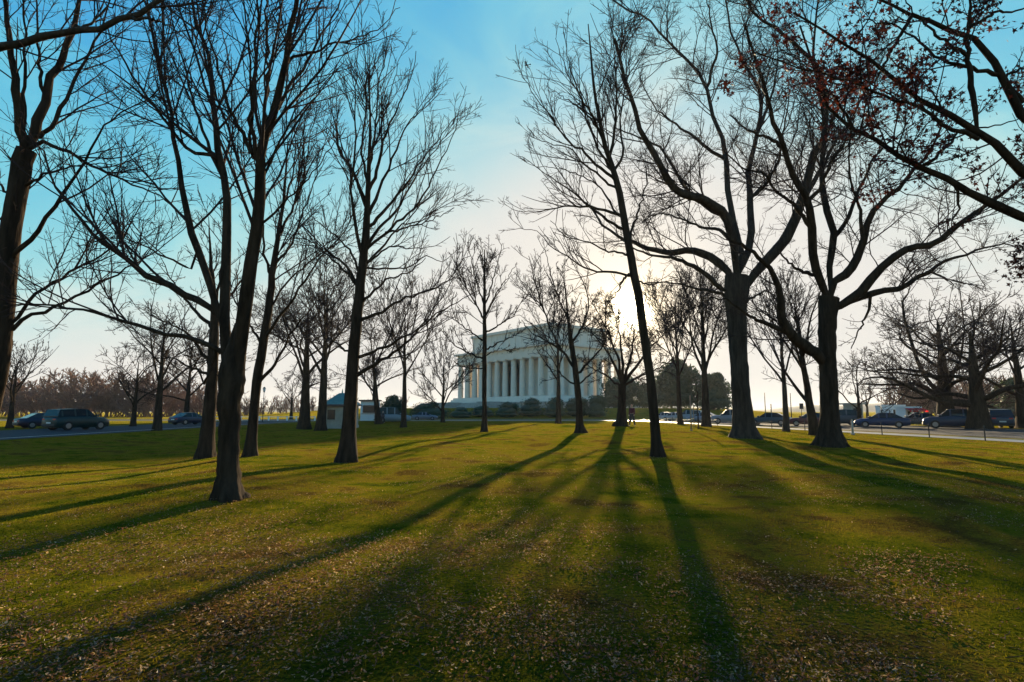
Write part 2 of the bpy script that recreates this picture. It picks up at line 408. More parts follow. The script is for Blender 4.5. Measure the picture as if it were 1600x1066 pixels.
def tree(name, label, Y, trunk, limbs, style='maple', rmin=.004, seed=1, dens=1.0, group='bare trees standing on the lawn', bark='bark', drift=.35,
         sides=20, t0=.22, flare=.5, lmax=5, levels=3, trunk_limb=True, ratio=1.0, tt0=.5):
    """trunk: [(px,py,width px)], limbs: [(w0,w1,[(px,py)...])] traced as seen, set out in depth"""
    rng = np.random.RandomState(seed)
    t = np.array(trunk, float); t3 = np.array([P(a, b, Y) for a, b, _ in t])
    g = float(gz(t3[0, 0], Y)); t3[0, 2] = g-.12
    n = 30
    line = smooth_line(np.column_stack([t3, t[:, 2]*Y/F/2*.81]), n)
    Pt, Rt = line[:, :3], line[:, 3]
    Pt[1:-1, :2] += rng.normal(size=(n-2, 2))*.012
    # denser rings near the ground for the root flare
    hs_ = np.linalg.norm(Pt-Pt[0], axis=1)
    u = np.concatenate([np.linspace(0, 1, 8, endpoint=False)**1.5*min(1.0, hs_[-1]*.2), np.linspace(min(1.0, hs_[-1]*.2), hs_[-1], 26)])
    Pt = np.column_stack([np.interp(u, hs_, Pt[:, k]) for k in range(3)]); Rt = np.interp(u, hs_, Rt)
    base = np.array([Pt[0, 0], Y, g])
    root = empty(name, tuple(base), label, 'tree', group)
    V, Q = trunk_mesh(Pt-base, Rt, sides, seed, 0, flare)
    link('trunk', np_mesh('trunk', V, Q), M[bark], root)
    # known points for attachment: px, py, depth, xyz
    known = []
    for k in range(len(trunk)-1):
        for s in np.linspace(0, 1, 6):
            known.append((t[k, 0]*(1-s)+t[k+1, 0]*s, t[k, 1]*(1-s)+t[k+1, 1]*s, Y))
    full = []
    for li, (w0, w1, pts) in enumerate(limbs):
        a = np.array(pts, float)
        kk = np.array([(q[0], q[1]) for q in known]); d = np.hypot(kk[:, 0]-a[0, 0], kk[:, 1]-a[0, 1]); j = int(d.argmin())
        Y0 = known[j][2]
        if d[j] < 14: a[0] = kk[j]
        plen = np.hypot(*np.diff(a, axis=0).T).sum()*Y/F
        dr = rng.uniform(.35, 1.0)*rng.choice([-1, 1])*plen*drift
        dr = max(dr, -.45*Y)
        # arc length fractions
        s = np.r_[0, np.cumsum(np.hypot(*np.diff(a, axis=0).T))]; s /= s[-1]
        Ys = Y0+dr*s**1.2
        p3 = np.array([P(a[k, 0], a[k, 1], Ys[k]) for k in range(len(a))])
        wd = w0*.77*(1-s)**1.35+w1*s**.7
        ln = smooth_line(np.column_stack([p3, wd*Y/F/2]), 20)
        ln[:, 3] = np.maximum(ln[:, 3], rmin*1.5)
        if w0 > 12: ln[:4, 3] *= (.45, .72, .88, .96)
        ln[1:-1, :3] += rng.normal(size=(18, 3))*(.012+.0006*Y)
        full.append((ln[:, :3], ln[:, 3]))
        fine = smooth_line(np.column_stack([a, Ys]), 24)
        known += [tuple(q) for q in fine]
        V, Q = tubes((ln[None, :, :3]-base), ln[None, :, 3], 10 if w0 > 6 else 7)
        V = V+rng.normal(size=V.shape)*np.repeat(ln[:, 3], 10 if w0 > 6 else 7)[:, None]*.05
        link('limb', np_mesh('limb', V, Q), M[bark], root)
    if trunk_limb:
        h = int(len(Pt)*tt0); full.append((Pt[h:], Rt[h:]))
    acc = finish(root, full, style, rmin, seed+100, dens, t0, origin=base, lmax=lmax, levels=levels, ratio=ratio)
    return root, acc, base
def auto_tree(name, label, px, Y, top_py, wpx, fork=.3, spread=1.0, nl=9, style='maple', rmin=.008, seed=1, dens=.8, group='bare trees further off in the park',
              bark='bark', lean=0, ang=38, levels=3, twigm='twig', flare=.55, halfw=None, x=None):
    """a tree whose limbs are grown; px and top_py say where base and top are seen"""
    rng = np.random.RandomState(seed)
    if Y > 50: dens *= .6; rmin *= 1.15
    X = (px-800)/F*Y*math.cos(PITCH)/(math.cos(PITCH)**2) if x is None else x
    # base seen at horizon level: u = tan(-PITCH)
    X = (px-800)/F*Y/(math.cos(PITCH)+math.tan(PITCH)*math.sin(PITCH)) if x is None else x
    top = P(px, top_py, Y)[2]; g = float(gz(X, Y)); Ht = top-g
    base = np.array([X, Y, g]); root = empty(name, tuple(base), label, 'tree', group)
    n = 16; s = np.linspace(0, 1, n)
    th = Ht*.80
    Pt = np.column_stack([np.cumsum(rng.normal(size=n))*.012*Ht/8+lean*s*Ht, np.cumsum(rng.normal(size=n))*.012*Ht/8, s*th-.1])
    r0 = wpx*Y/F/2; Rt = r0*(1-s*.88)
    k = np.r_[np.linspace(0, .06, 5, endpoint=False), np.linspace(.06, 1, 18)]
    Pk = np.column_stack([np.interp(k, s, Pt[:, c]) for c in range(3)]); Rk = np.interp(k, s, Rt)
    V, Q = trunk_mesh(Pk, Rk, 12, seed, 0, flare); link('trunk', np_mesh('trunk', V, Q), M[bark], root)
    hw = Ht*.36*spread if halfw is None else halfw
    limbs = []
    az0 = rng.uniform(0, 6)
    for i in range(nl):
        f = fork+(.86-fork)*(i/max(1, nl-1))**1.1
        a = az0+i*2.4+rng.uniform(-.4, .4)
        st = np.array([np.interp(f/.8, s, Pt[:, c]) for c in range(3)])
        ln = hw*(1.25-.75*(i/nl))*rng.uniform(.85, 1.15)
        el = math.radians(90-ang*rng.uniform(.8, 1.25)*(1.15-.5*i/nl))
        d = np.array([math.cos(a)*math.cos(el), math.sin(a)*math.cos(el), math.sin(el)])
        L_ = min(ln/max(.35, math.cos(el)), max(Ht*1.0-st[2], Ht*.12)/max(.3, math.sin(el)))
        pts = [st]; wob = {'elm': .16}.get(style, .07)
        for q in range(9):
            d = norm(d+rng.normal(size=3)*wob+np.array([0, 0, .02 if style != 'elm' else .0])); pts.append(pts[-1]+d*L_/9)
        rr = np.interp(f/.8, s, Rt)*(.5 if ang < 50 else .42)*(1-np.linspace(0, 1, 10)*.88)
        limbs.append((np.array(pts), np.maximum(rr, rmin*1.4)))
    for p_, r_ in limbs:
        q = smooth_line(p_, 12); V, Q = tubes(q[None], np.interp(np.linspace(0, 1, 12), np.linspace(0, 1, 10), r_)[None], 6)
        link('limb', np_mesh('limb', V, Q), M[bark], root)
    limbs.append((Pt[6:], Rt[6:]))
    finish(root, limbs, style, rmin, seed+50, dens, .2, levels=levels, K=(4, 3, 2), lmax=Ht*.4, twigm=twigm)
    return root
# ------------------------------------------------------------------ traced trees
tree('bare_tree', 'multi-stemmed bare tree with stout dark trunk, closest whole tree on the lawn', 10.0,
 [(357,788,40),(357,740,36),(358,680,36),(360,620,42),(364,590,48),(366,560,44),(367,530,22),(368,505,3)],
 [(36,3,[(366,620),(375,560),(383,480),(394,400),(404,300),(405,240),(420,200),(438,135),(450,68),(462,5),(475,-90),(490,-200)]),
  (30,3,[(360,620),(354,560),(352,480),(353,400),(356,330),(345,250),(338,200),(330,130),(323,80),(308,40),(298,-20),(280,-140)]),
  (20,2,[(349,510),(338,470),(325,430),(312,398),(290,340),(280,260),(270,200),(263,165),(255,124),(240,56),(228,0),(215,-100)]),
  (19,2,[(335,490),(322,478),(291,462),(256,445),(222,424),(200,408),(178,390),(157,378),(124,338),(100,308),(82,278),(68,235),(40,215)]),
  (11,2,[(345,548),(331,541),(300,530),(252,520),(225,512),(197,502),(160,492),(118,482),(67,476),(12,478),(-60,470)]),
  (9,1.5,[(340,250),(319,240),(300,240),(263,195),(225,146),(195,98),(169,53),(150,0),(135,-60)]),
  (9,1.5,[(350,300),(338,262),(319,210),(300,150),(282,83),(267,22),(258,-50)]),
  (8,1.5,[(392,240),(378,208),(357,165),(345,120),(338,94),(330,68),(318,10),(312,-60)]),
  (9,2,[(401,250),(397,200),(396,150),(401,38),(402,-10),(404,-100)]),
  (8,2,[(408,235),(414,190),(418,113),(416,19),(418,-60)]),
  (7,1.5,[(395,260),(391,225),(393,105),(384,38),(378,-10),(370,-80)]),
  (9,1.5,[(418,210),(440,161),(455,130),(474,109),(508,45),(530,0),(552,-60)]),
  (7,1,[(442,110),(451,94),(475,86),(500,75),(525,68),(549,62),(583,51),(603,35),(612,20),(625,12)]),
  (7,1,[(400,340),(421,255),(455,195),(480,165),(493,150),(520,110),(548,70)]),
  (6,1,[(398,370),(430,330),(470,290),(500,255),(540,200)]),
  (6,1,[(312,398),(300,420),(260,400),(215,380),(170,372),(120,385)]),
  (7,1,[(345,540),(330,575),(318,600),(300,560),(270,540)])],
 style='vase', seed=3, dens=1.5, sides=28, rmin=.0032, lmax=3.2, drift=.3, flare=.95)
tree('bare_tree', 'bare tree cut by the frame edge, its orange sunlit trunk forking high over the lawn', 12.0,
 [(-50,770,44),(-34,700,38),(-10,600,38),(4,500,36),(12,400,36),(22,330,33),(32,270,34),(42,235,34)],
 [(24,4,[(40,250),(52,215),(66,180),(75,140),(88,110),(105,75),(118,30),(128,-20),(140,-120)]),
  (22,3,[(38,245),(32,200),(28,150),(20,100),(14,50),(8,0),(0,-100)]),
  (10,2,[(60,225),(80,200),(110,140),(130,100),(150,60),(170,10),(185,-50)]),
  (9,2,[(35,240),(38,180),(40,100),(38,30),(40,-60)]),
  (8,1.5,[(70,150),(60,100),(58,30),(56,-60)]),
  (9,1.5,[(42,235),(70,222),(110,240),(150,262),(200,285),(240,303),(265,315),(280,345)]),
  (8,1.2,[(22,320),(0,290),(-30,270)]),
  (11,1.5,[(10,420),(18,400),(40,385),(65,355),(100,300),(130,258),(160,200),(185,180),(240,150)]),
  (9,1.2,[(10,530),(22,512),(35,500),(60,490),(100,476),(140,452),(190,425),(235,398),(262,380),(300,345)]),
  (8,1.2,[(8,500),(20,505),(45,470),(75,445),(120,420),(165,395),(190,380),(215,330),(250,260)]),
  (10,2,[(22,330),(0,345),(-40,360)]),
  (7,1.2,[(25,290),(60,278),(100,262),(140,256),(180,256)])],
 style='maple', seed=8, dens=1.3, sides=24, rmin=.0035, lmax=3)
tree('bare_tree', 'bare tree just outside the frame reaching one thick brown limb across the top corner', 7.0,
 [(-330,1000,60),(-322,700,50),(-310,400,46),(-290,200,42),(-270,60,38)],
 [(26,8,[(-280,150),(-200,120),(-120,95),(0,76),(60,62),(110,52),(160,42),(205,30),(240,12),(270,-15),(310,-60)]),
  (7,1.5,[(110,52),(150,30),(180,0),(200,-50)]),
  (8,1.5,[(200,30),(235,30),(262,38),(285,55)]),
  (18,3,[(-275,120),(-240,-40),(-200,-200)])],
 style='maple', seed=14, dens=.8, sides=16, rmin=.003, lmax=1.6, drift=.12, trunk_limb=False, bark='bark_pale')
tree('bare_tree', 'slim bare tree with wide fanned crown, its trunk rising directly behind the multi-stemmed one', 20.0,
 [(390,714,22),(396,650,17),(402,590,17),(417,504,15),(427,417,12),(436,360,8),(445,300,5),(450,220,2.5)],
 [(8,1,[(404,600),(415,585),(436,560),(450,530),(470,500),(500,468)]),
  (7,1,[(413,530),(435,495),(455,474),(480,430),(508,395),(540,360),(560,310)]),
  (6,1,[(427,420),(450,390),(470,340),(490,290),(500,230)]),
  (6,1,[(424,440),(414,400),(408,340),(400,260),(395,180)]),
  (6,1,[(436,375),(455,330),(475,280),(488,200),(505,150)]),
  (6,1,[(410,540),(390,510),(372,480),(350,440)]),
  (6,1,[(430,390),(440,330),(460,260),(462,190),(470,120)]),
  (5,1,[(420,480),(450,440),(490,405),(530,380),(580,350)])],
 style='vase', seed=21, dens=1.7, rmin=.005)
tree('bare_tree', 'dark bare trunk half hidden by the multi-stemmed tree, with a broad low crown', 22.0,
 [(322,704,30),(326,650,22),(331,600,20),(334,540,18),(336,480,14),(330,420,7),(326,340,1)],
 [(9,1,[(330,570),(310,540),(290,520),(265,505),(230,490)]),
  (9,1,[(333,520),(300,480),(270,440),(250,400)]),
  (8,1,[(335,500),(360,460),(390,420),(410,380)]),
  (7,1,[(332,590),(300,575),(270,560),(240,560)]),
  (7,1,[(335,480),(345,430),(350,380),(345,320)])],
 style='maple', seed=23, dens=1.0, rmin=.006)
tree('bare_tree', 'tall bare tree with a tight fan of straight upright branches, standing beside the green-roofed kiosk', 18.5,
 [(543,722,36),(544,690,27),(547,640,24),(552,560,22),(558,490,20),(564,430,18),(572,370,15),(575,300,10),(577,240,7),(578,180,4),(578,110,2)],
 [(8,1,[(574,330),(560,290),(548,262),(530,235),(520,180),(512,130)]),
  (8,1.2,[(566,410),(555,345),(548,300),(556,230),(555,160),(556,90)]),
  (7,1,[(573,320),(566,300),(552,275),(535,240),(524,214),(518,190),(513,160)]),
  (8,1,[(577,300),(590,265),(600,220),(620,170),(640,130),(650,80)]),
  (8,1,[(574,345),(592,300),(608,260),(625,220),(640,190),(665,165),(690,130)]),
  (8,1,[(575,360),(600,330),(625,300),(650,262),(680,225),(705,190),(720,180)]),
  (8,1,[(572,392),(590,360),(615,335),(637,300),(660,260),(690,222),(710,200)]),
  (7,1,[(570,400),(600,365),(640,332),(665,300),(690,250),(715,185)]),
  (6,.8,[(568,420),(600,385),(622,355),(660,342),(700,318),(728,306)]),
  (5,.8,[(600,362),(640,355),(680,342),(710,325)]),
  (5,.8,[(575,410),(610,385),(650,388),(690,385)]),
  (5,.8,[(572,420),(630,420),(665,402),(690,408),(714,392),(722,386)]),
  (7,1,[(560,478),(600,440),(640,425),(665,403)]),
  (8,1,[(560,510),(600,485),(630,468),(665,455),(700,440),(720,410),(735,400)]),
  (9,1,[(556,592),(585,570),(610,555),(640,530),(665,500),(690,465),(715,425)]),
  (7,1,[(557,560),(600,545),(650,515),(700,480),(745,455)]),
  (7,1,[(563,450),(545,420),(520,400),(490,380),(462,372),(430,378)]),
  (6,1,[(566,430),(550,395),(525,370),(495,345),(470,325)]),
  (6,1,[(552,560),(535,545),(515,530),(490,524)]),
  (7,1,[(562,450),(545,430),(520,405),(500,385),(475,350)]),
  (6,1,[(576,270),(585,210),(590,150),(600,90),(604,50)]),
  (6,1,[(576,285),(566,230),(572,150),(570,80),(565,30)]),
  (5,1,[(577,250),(597,190),(612,140),(625,90)])],
 style='vase', seed=31, dens=1.5, rmin=.0042, lmax=2.4, tt0=.62, drift=.35)
tree('bare_tree', 'small symmetrical bare tree with spreading crown in front of the white colonnade', 36.0,
 [(757,672,13),(757,640,9),(757,590,9),(757,520,8),(757,470,6),(757,430,4),(757,390,2)],
 [(4,.8,[(757,500),(740,470),(725,440),(712,410),(708,390)]),(4,.8,[(757,500),(775,460),(795,430),(808,410)]),
  (4,.8,[(757,530),(730,515),(712,500),(704,470)]),(4,.8,[(757,525),(785,505),(805,490),(822,455)]),
  (4,.8,[(757,560),(725,548),(700,530),(688,500)]),(4,.8,[(757,545),(790,530),(815,520)]),
  (4,.8,[(757,480),(745,440),(735,400),(730,378)]),(4,.8,[(757,480),(770,440),(780,400),(785,380)]),
  (3,.8,[(757,575),(735,575),(712,572)]),(3,.8,[(757,460),(755,420),(752,380)]),(3,.8,[(757,555),(780,545),(800,550)])],
 style='vase', seed=41, dens=2.4, rmin=.0075, lmax=2.4, drift=.3)
tree('bare_tree', 'crooked bare tree with flared foot in front of the building corner', 33.0,
 [(907,690,20),(906,672,14),(905,640,12),(903,610,12),(898,570,11),(892,530,9),(888,500,5),(884,460,3),(878,415,1)],
 [(6,1,[(898,580),(880,550),(862,520),(848,480),(835,440),(826,400)]),
  (6,1,[(900,590),(925,560),(945,535),(935,500)]),
  (5,1,[(893,535),(910,510),(920,480),(915,450),(900,420)]),
  (5,1,[(880,550),(850,530),(830,520),(815,500)]),
  (4,1,[(904,605),(880,590),(862,560),(845,540)]),
  (4,1,[(886,500),(870,460),(858,420),(852,390)]),
  (4,1,[(904,600),(930,580),(950,568)])],
 style='maple', seed=47, dens=2.2, rmin=.0075, flare=.8, drift=.4)
tree('bare_tree', 'low bushy bare tree with thick flared base, its glowing limbs just under the sun', 42.0,
 [(970,676,22),(971,655,16),(972,625,14),(972,600,15)],
 [(7,1,[(970,600),(955,560),(935,530),(915,510),(900,500)]),(7,1,[(971,600),(965,560),(950,520),(935,490),(925,470)]),
  (8,1,[(972,600),(972,550),(965,510),(955,480)]),(8,1,[(973,600),(985,560),(990,520),(995,490)]),
  (8,1,[(974,600),(1000,565),(1020,540),(1040,520),(1050,500)]),(6,1,[(975,605),(1005,585),(1030,575),(1055,560)]),
  (6,1,[(968,605),(945,585),(925,575),(905,560)])],
 style='elm', seed=53, dens=3.6, rmin=.010, flare=.8, drift=.4)
tree('leaning_tree', 'slender bare tree leaning across the low sun, its long shadow crossing the lawn', 19.0,
 [(1030,720,24),(1027,700,19),(1022,650,18),(1018,600,17),(1006,520,16),(996,450,16),(985,398,15),(968,300,13),(957,260,11),(945,225,9),(935,175,7),(930,150,6),(924,90,4),(919,38,2)],
 [(7,.9,[(963,280),(925,250),(893,225),(865,190),(836,150),(815,120)]),
  (6,.9,[(962,275),(930,225),(910,160),(885,110),(868,60)]),
  (7,.9,[(975,357),(950,345),(930,330),(895,300),(855,274),(830,255),(810,244)]),
  (7,.9,[(972,345),(930,325),(880,322),(845,330),(817,330),(800,327)]),
  (6,.9,[(985,431),(960,426),(923,423),(900,410),(880,397),(855,380),(840,362),(812,356)]),
  (5,.9,[(983,395),(955,393),(920,378),(885,370),(860,345)]),
  (6,.9,[(985,432),(972,440),(962,460),(950,475)]),
  (7,.9,[(952,245),(962,190),(964,150),(960,90),(956,38),(950,0)]),
  (6,.9,[(945,225),(930,190),(905,150),(890,100),(880,50)]),
  (6,.9,[(960,270),(975,240),(968,200),(975,150),(985,100),(990,40)]),
  (6,.9,[(966,300),(920,262),(885,230),(850,222),(825,210)]),
  (5,.9,[(970,330),(935,290),(900,272),(865,262),(838,262)]),
  (5,.9,[(940,200),(915,178),(885,155),(860,140)]),
  (6,.9,[(980,370),(992,345),(1005,310),(1010,270),(1000,230)]),
  (4,.9,[(990,440),(1015,445),(1040,440),(1060,430)])],
 style='vase', seed=61, dens=1.6, rmin=.0042, lmax=2.6, tt0=.6, drift=.4)
tree('elm_tree', 'massive pale-grey bare elm whose straight trunk stands just beyond the leaning tree', 29.0,
 [(1163,694,50),(1162,670,38),(1158,620,33),(1154,560,32),(1151,500,35),(1150,460,44),(1152,432,46)],
 [(24,3,[(1142,450),(1133,418),(1107,399),(1080,391),(1050,395),(1020,391),(995,380),(970,372),(940,350),(920,320)]),
  (13,2,[(1135,455),(1120,445),(1092,421),(1050,402),(1020,400),(990,388),(970,375)]),
  (26,4,[(1152,440),(1148,400),(1141,350),(1125,328),(1099,311),(1061,300),(1048,285),(1024,244),(998,195),(975,120),(960,60)]),
  (12,2,[(1136,345),(1110,325),(1080,305),(1061,278),(1035,235),(1000,215),(960,200)]),
  (17,3,[(1155,440),(1160,400),(1145,345),(1136,300),(1133,225),(1118,195),(1103,131),(1080,101),(1040,60),(1005,25),(968,8),(930,-20)]),
  (18,3,[(1160,430),(1168,398),(1174,338),(1170,263),(1185,203),(1190,150),(1175,120),(1155,86),(1140,40),(1130,-30)]),
  (26,3,[(1165,450),(1185,421),(1205,398),(1225,378),(1240,350),(1255,310),(1270,244),(1290,215),(1296,188),(1292,150),(1285,113),(1259,86),(1220,50),(1180,22),(1150,-30)]),
  (16,2,[(1190,415),(1215,385),(1240,345),(1262,300),(1280,270),(1300,230),(1325,195),(1350,150),(1370,110)]),
  (8,1.5,[(1140,470),(1110,455),(1075,448),(1040,440),(1005,443)]),
  (8,1.5,[(1160,480),(1180,462),(1200,455),(1215,470)]),
  (9,1.5,[(1133,260),(1110,235),(1085,215),(1050,190),(1020,165),(1000,120)]),
  (9,1.5,[(1174,320),(1195,290),(1215,255),(1225,200),(1235,140)]),
  (8,1.5,[(1148,380),(1125,360),(1095,355),(1060,340),(1030,335),(1005,345)]),
  (8,1.5,[(1185,200),(1205,150),(1215,90),(1210,30)]),
  (8,1.5,[(1103,131),(1120,80),(1110,30),(1100,-30)])],
 style='elm', seed=71, dens=1.35, rmin=.0055, bark='bark_pale', sides=28, flare=.55, lmax=3.6, trunk_limb=False, drift=.45)
tree('elm_tree', 'second great bare elm, one low limb sweeping aside, near the parked blue sedan', 23.5,
 [(1300,708,40),(1299,690,34),(1297,650,30),(1294,600,31),(1293,550,30),(1293,500,32),(1296,465,36)],
 [(28,4,[(1290,572),(1274,552),(1250,536),(1229,515),(1222,490),(1220,466),(1213,440),(1203,420),(1190,405),(1165,385),(1140,375)]),
  (12,2,[(1240,528),(1215,512),(1180,500),(1160,488),(1140,470),(1110,465)]),
  (22,3,[(1300,490),(1318,474),(1341,459),(1358,440),(1375,421),(1395,403),(1413,391),(1440,383),(1461,380),(1491,356),(1536,323),(1570,300),(1610,268),(1650,240)]),
  (18,2,[(1304,490),(1340,466),(1368,457),(1400,452),(1413,447),(1430,436),(1455,422),(1480,408),(1515,397),(1555,382),(1600,385)]),
  (22,3,[(1300,470),(1303,440),(1325,428),(1338,408),(1350,370),(1360,338),(1380,313),(1405,293),(1420,275),(1439,255),(1455,235),(1470,200)]),
  (22,3,[(1292,470),(1280,430),(1270,400),(1268,345),(1262,310),(1248,290),(1225,233),(1199,161),(1180,90),(1165,40)]),
  (18,3,[(1296,460),(1298,420),(1304,368),(1296,345),(1286,310),(1286,260),(1288,200),(1282,150),(1270,90),(1275,30),(1280,-40)]),
  (9,2,[(1270,430),(1245,420),(1230,408),(1217,395),(1222,380)]),
  (10,2,[(1303,375),(1325,345),(1335,310),(1350,280),(1370,240),(1400,215),(1430,190)]),
  (9,2,[(1262,310),(1285,285),(1300,250),(1320,225),(1345,200),(1355,150)]),
  (9,2,[(1268,350),(1240,320),(1215,300),(1190,270),(1160,262),(1135,240)]),
  (8,1.5,[(1350,372),(1345,330),(1330,290),(1325,240),(1335,180)]),
  (7,1.5,[(1430,436),(1450,425),(1470,430),(1490,445)]),
  (7,1.5,[(1360,455),(1355,490),(1340,520),(1330,545)]),
  (8,1.5,[(1225,233),(1200,215),(1170,205),(1140,180)]),
  (8,1.5,[(1285,210),(1310,170),(1340,120),(1350,60)])],
 style='elm', seed=77, dens=1.5, rmin=.005, bark='bark', sides=28, flare=.9, lmax=3.0, trunk_limb=False, drift=.35)

# the near tree that still holds its red leaves; its trunk stands outside the frame
rt, acc, rbase = tree('oak_tree', 'oak still hung with dark red leaves, its limbs reaching in over the corner', 9.0,
 [(2050,1000,90),(2040,760,75),(2030,600,70),(2015,470,70),(1990,380,60)],
 [(40,3,[(1990,440),(1850,420),(1720,385),(1600,340),(1540,312),(1490,285),(1450,265),(1400,238),(1340,208),(1310,185),(1292,165),(1283,130),(1275,80),(1250,40)]),
  (40,3,[(1990,420),(1850,380),(1700,320),(1600,268),(1555,221),(1529,203),(1465,173),(1413,139),(1383,113),(1330,75),(1281,45),(1240,20)]),
  (48,4,[(1985,400),(1850,330),(1700,260),(1600,182),(1572,140),(1555,98),(1540,71),(1499,52),(1443,30),(1386,4),(1330,-20)]),
  (16,3,[(1533,206),(1521,150),(1510,86),(1514,45),(1518,0),(1520,-40)]),
  (9,2,[(1529,218),(1473,191),(1413,161),(1368,146),(1289,116),(1236,105),(1180,82)]),
  (10,2,[(1555,110),(1500,105),(1460,85),(1430,60),(1400,40),(1350,30)]),
  (10,2,[(1600,160),(1570,125),(1590,110),(1630,100)]),
  (8,1.5,[(1450,265),(1475,235),(1500,205),(1560,195),(1610,180)]),
  (7,1.5,[(1340,208),(1320,180),(1300,150),(1262,130),(1240,70)]),
  (9,1.5,[(1420,30),(1400,70),(1380,100),(1360,150),(1352,200)]),
  (8,1.5,[(1510,86),(1470,60),(1430,20),(1400,-20)]),
  (7,1.5,[(1490,285),(1500,310),(1490,340),(1450,360)]),
  (8,1.5,[(1514,45),(1560,20),(1600,15),(1640,10)])],
 style='elm', seed=83, dens=2.0, rmin=.003, sides=16, lmax=1.3, trunk_limb=False, drift=.08, t0=.1)
def star_leaf():
    # a five-lobed leaf, folded along its midrib
    n = 10; v = [(0, 0, 0)]
    for i in range(n):
        a = 2*PI*i/n-PI/2; r = (1.0 if i % 2 == 0 else .38)*(1.0 if i else .5)
        v.append((r*math.cos(a), r*math.sin(a), .18*abs(math.cos(a))*r))
    return np.array(v), np.array([(0, i+1, (i+1) % n+1) for i in range(n)])
def scatter(LV, LT, pos, rot, size):
    """rot (n,3,3)"""
    n, k = len(pos), len(LV)
    V = np.einsum('nij,kj->nki', rot, LV)*size[:, None, None]+pos[:, None]
    T = LT[None]+(np.arange(n)*k)[:, None, None]
    return V.reshape(-1, 3), T.reshape(-1, 3)
def rand_rot(n, rng, tilt=None):
    if tilt is None:
        q = norm(rng.normal(size=(n, 4))); w, x, y, z = q.T
    else:
        a = rng.uniform(0, 2*PI, n); ax = rng.uniform(0, 2*PI, n); t = np.abs(rng.normal(0, tilt, n))
        w1, z1 = np.cos(a/2), np.sin(a/2); w2, x2, y2 = np.cos(t/2), np.sin(t/2)*np.cos(ax), np.sin(t/2)*np.sin(ax)
        w = w2*w1; x = x2*w1+y2*z1; y = y2*w1-x2*z1; z = w2*z1
    return np.stack([np.stack([1-2*(y*y+z*z), 2*(x*y-z*w), 2*(x*z+y*w)], -1),
                     np.stack([2*(x*y+z*w), 1-2*(x*x+z*z), 2*(y*z-x*w)], -1),
                     np.stack([2*(x*z-y*w), 2*(y*z+x*w), 1-2*(x*x+y*y)], -1)], -2)
rng = np.random.RandomState(5)
cand = acc[1][0][::3]; cand = np.concatenate([cand, acc[2][0][::3]])
# leaves hang in clusters: keep candidates round a few hundred picked twig tips
seeds = cand[rng.choice(len(cand), 850)]
pos = np.repeat(seeds, 8, axis=0)+rng.normal(size=(850*8, 3))*np.array([.085, .085, .07])
pos[:, 2] -= .04
LV, LT = star_leaf()
V, T = scatter(LV, LT, pos, rand_rot(len(pos), rng), rng.uniform(.03, .062, len(pos)))
lf = link('leaves', np_mesh('leaves', V, T=T, smooth=False), M['leaf_red'], rt); lf['kind'] = 'stuff'

# ------------------------------------------------------------------ trees further off
def A(label, px, Y, top, w, **k): return auto_tree(k.pop('name', 'bare_tree'), label, px, Y, top, w, **k)
# near the road on the sunny side
A('bare tree with upswept limbs standing between the evergreens and the massive elm', 1102, 58, 425, 14, fork=.30, seed=101, nl=13, ang=24, halfw=4.2, style='maple', dens=1.2, bark='bark', rmin=.009)
A('pale slim bare tree beside the blue-windowed parked car, behind the low fence', 1226, 43, 425, 10, fork=.30, seed=102, nl=12, ang=26, halfw=3.4, style='vase', dens=1.1, bark='bark_pale', rmin=.0075)
A('dark bare tree showing just behind the second elm trunk', 1272, 36, 430, 15, fork=.2, seed=103, nl=10, ang=30, lean=-.08, halfw=4, dens=.9, rmin=.0075)
A('spreading dark bare tree behind the parked blue SUV', 1478, 60, 462, 26, fork=.16, seed=104, nl=17, ang=58, halfw=9.5, style='elm', dens=.9, rmin=.012, name='oak_tree')
A('wide dark bare oak overhanging the last parked car', 1528, 52, 480, 30, fork=.20, seed=105, nl=16, ang=62, halfw=9, style='elm', dens=1.2, rmin=.0095, name='oak_tree')
A('bare tree leafless and bent, near the tan booth', 1342, 64, 560, 7, fork=.25, seed=106, nl=8, ang=44, halfw=4.5, style='elm', dens=.9, rmin=.009)
A('tall thin bare tree between the leaning tree and the evergreens', 1062, 70, 435, 9, fork=.32, seed=107, nl=12, ang=26, halfw=4.5, style='vase', dens=1.0, rmin=.011)
A('small bare tree behind the crooked one, before the columns', 872, 62, 470, 9, fork=.35, seed=109, nl=9, ang=32, halfw=3.5, dens=.9, rmin=.010)
A('grey bare street tree far along the road behind the red car', 1355, 110, 600, 5, fork=.25, seed=110, nl=9, ang=45, halfw=4.5, dens=.6, rmin=.016, levels=2, style='elm')
# the shaded side
A('broad dark bare tree beside the kiosk with low crooked limbs', 476, 62, 440, 17, fork=.28, seed=111, nl=14, ang=52, halfw=8, style='elm', dens=1.1, rmin=.010)
A('straight bare tree close against the kiosk wall', 503, 58, 400, 15, fork=.30, seed=112, nl=14, ang=34, halfw=5.5, dens=1.2, rmin=.010)
A('forked pale bare tree rising over the kiosk shrubs', 592, 78, 500, 10, fork=.30, seed=113, nl=9, ang=42, halfw=6, style='elm', dens=.9, rmin=.012, lean=-.1)
A('bare tree with a rounded fan crown between kiosk and memorial', 631, 62, 440, 9, fork=.34, seed=114, nl=13, ang=36, halfw=5.5, style='vase', dens=1.1, rmin=.010)
A('low fan-shaped bare tree just beside the memorial steps', 692, 84, 520, 6, fork=.12, seed=115, nl=13, ang=42, halfw=5.5, style='vase', dens=1.0, rmin=.013)
A('round-headed bare tree over the shaded road', 249, 48, 470, 12, fork=.30, seed=116, nl=11, ang=44, halfw=4.8, style='elm', dens=1.0, rmin=.009)
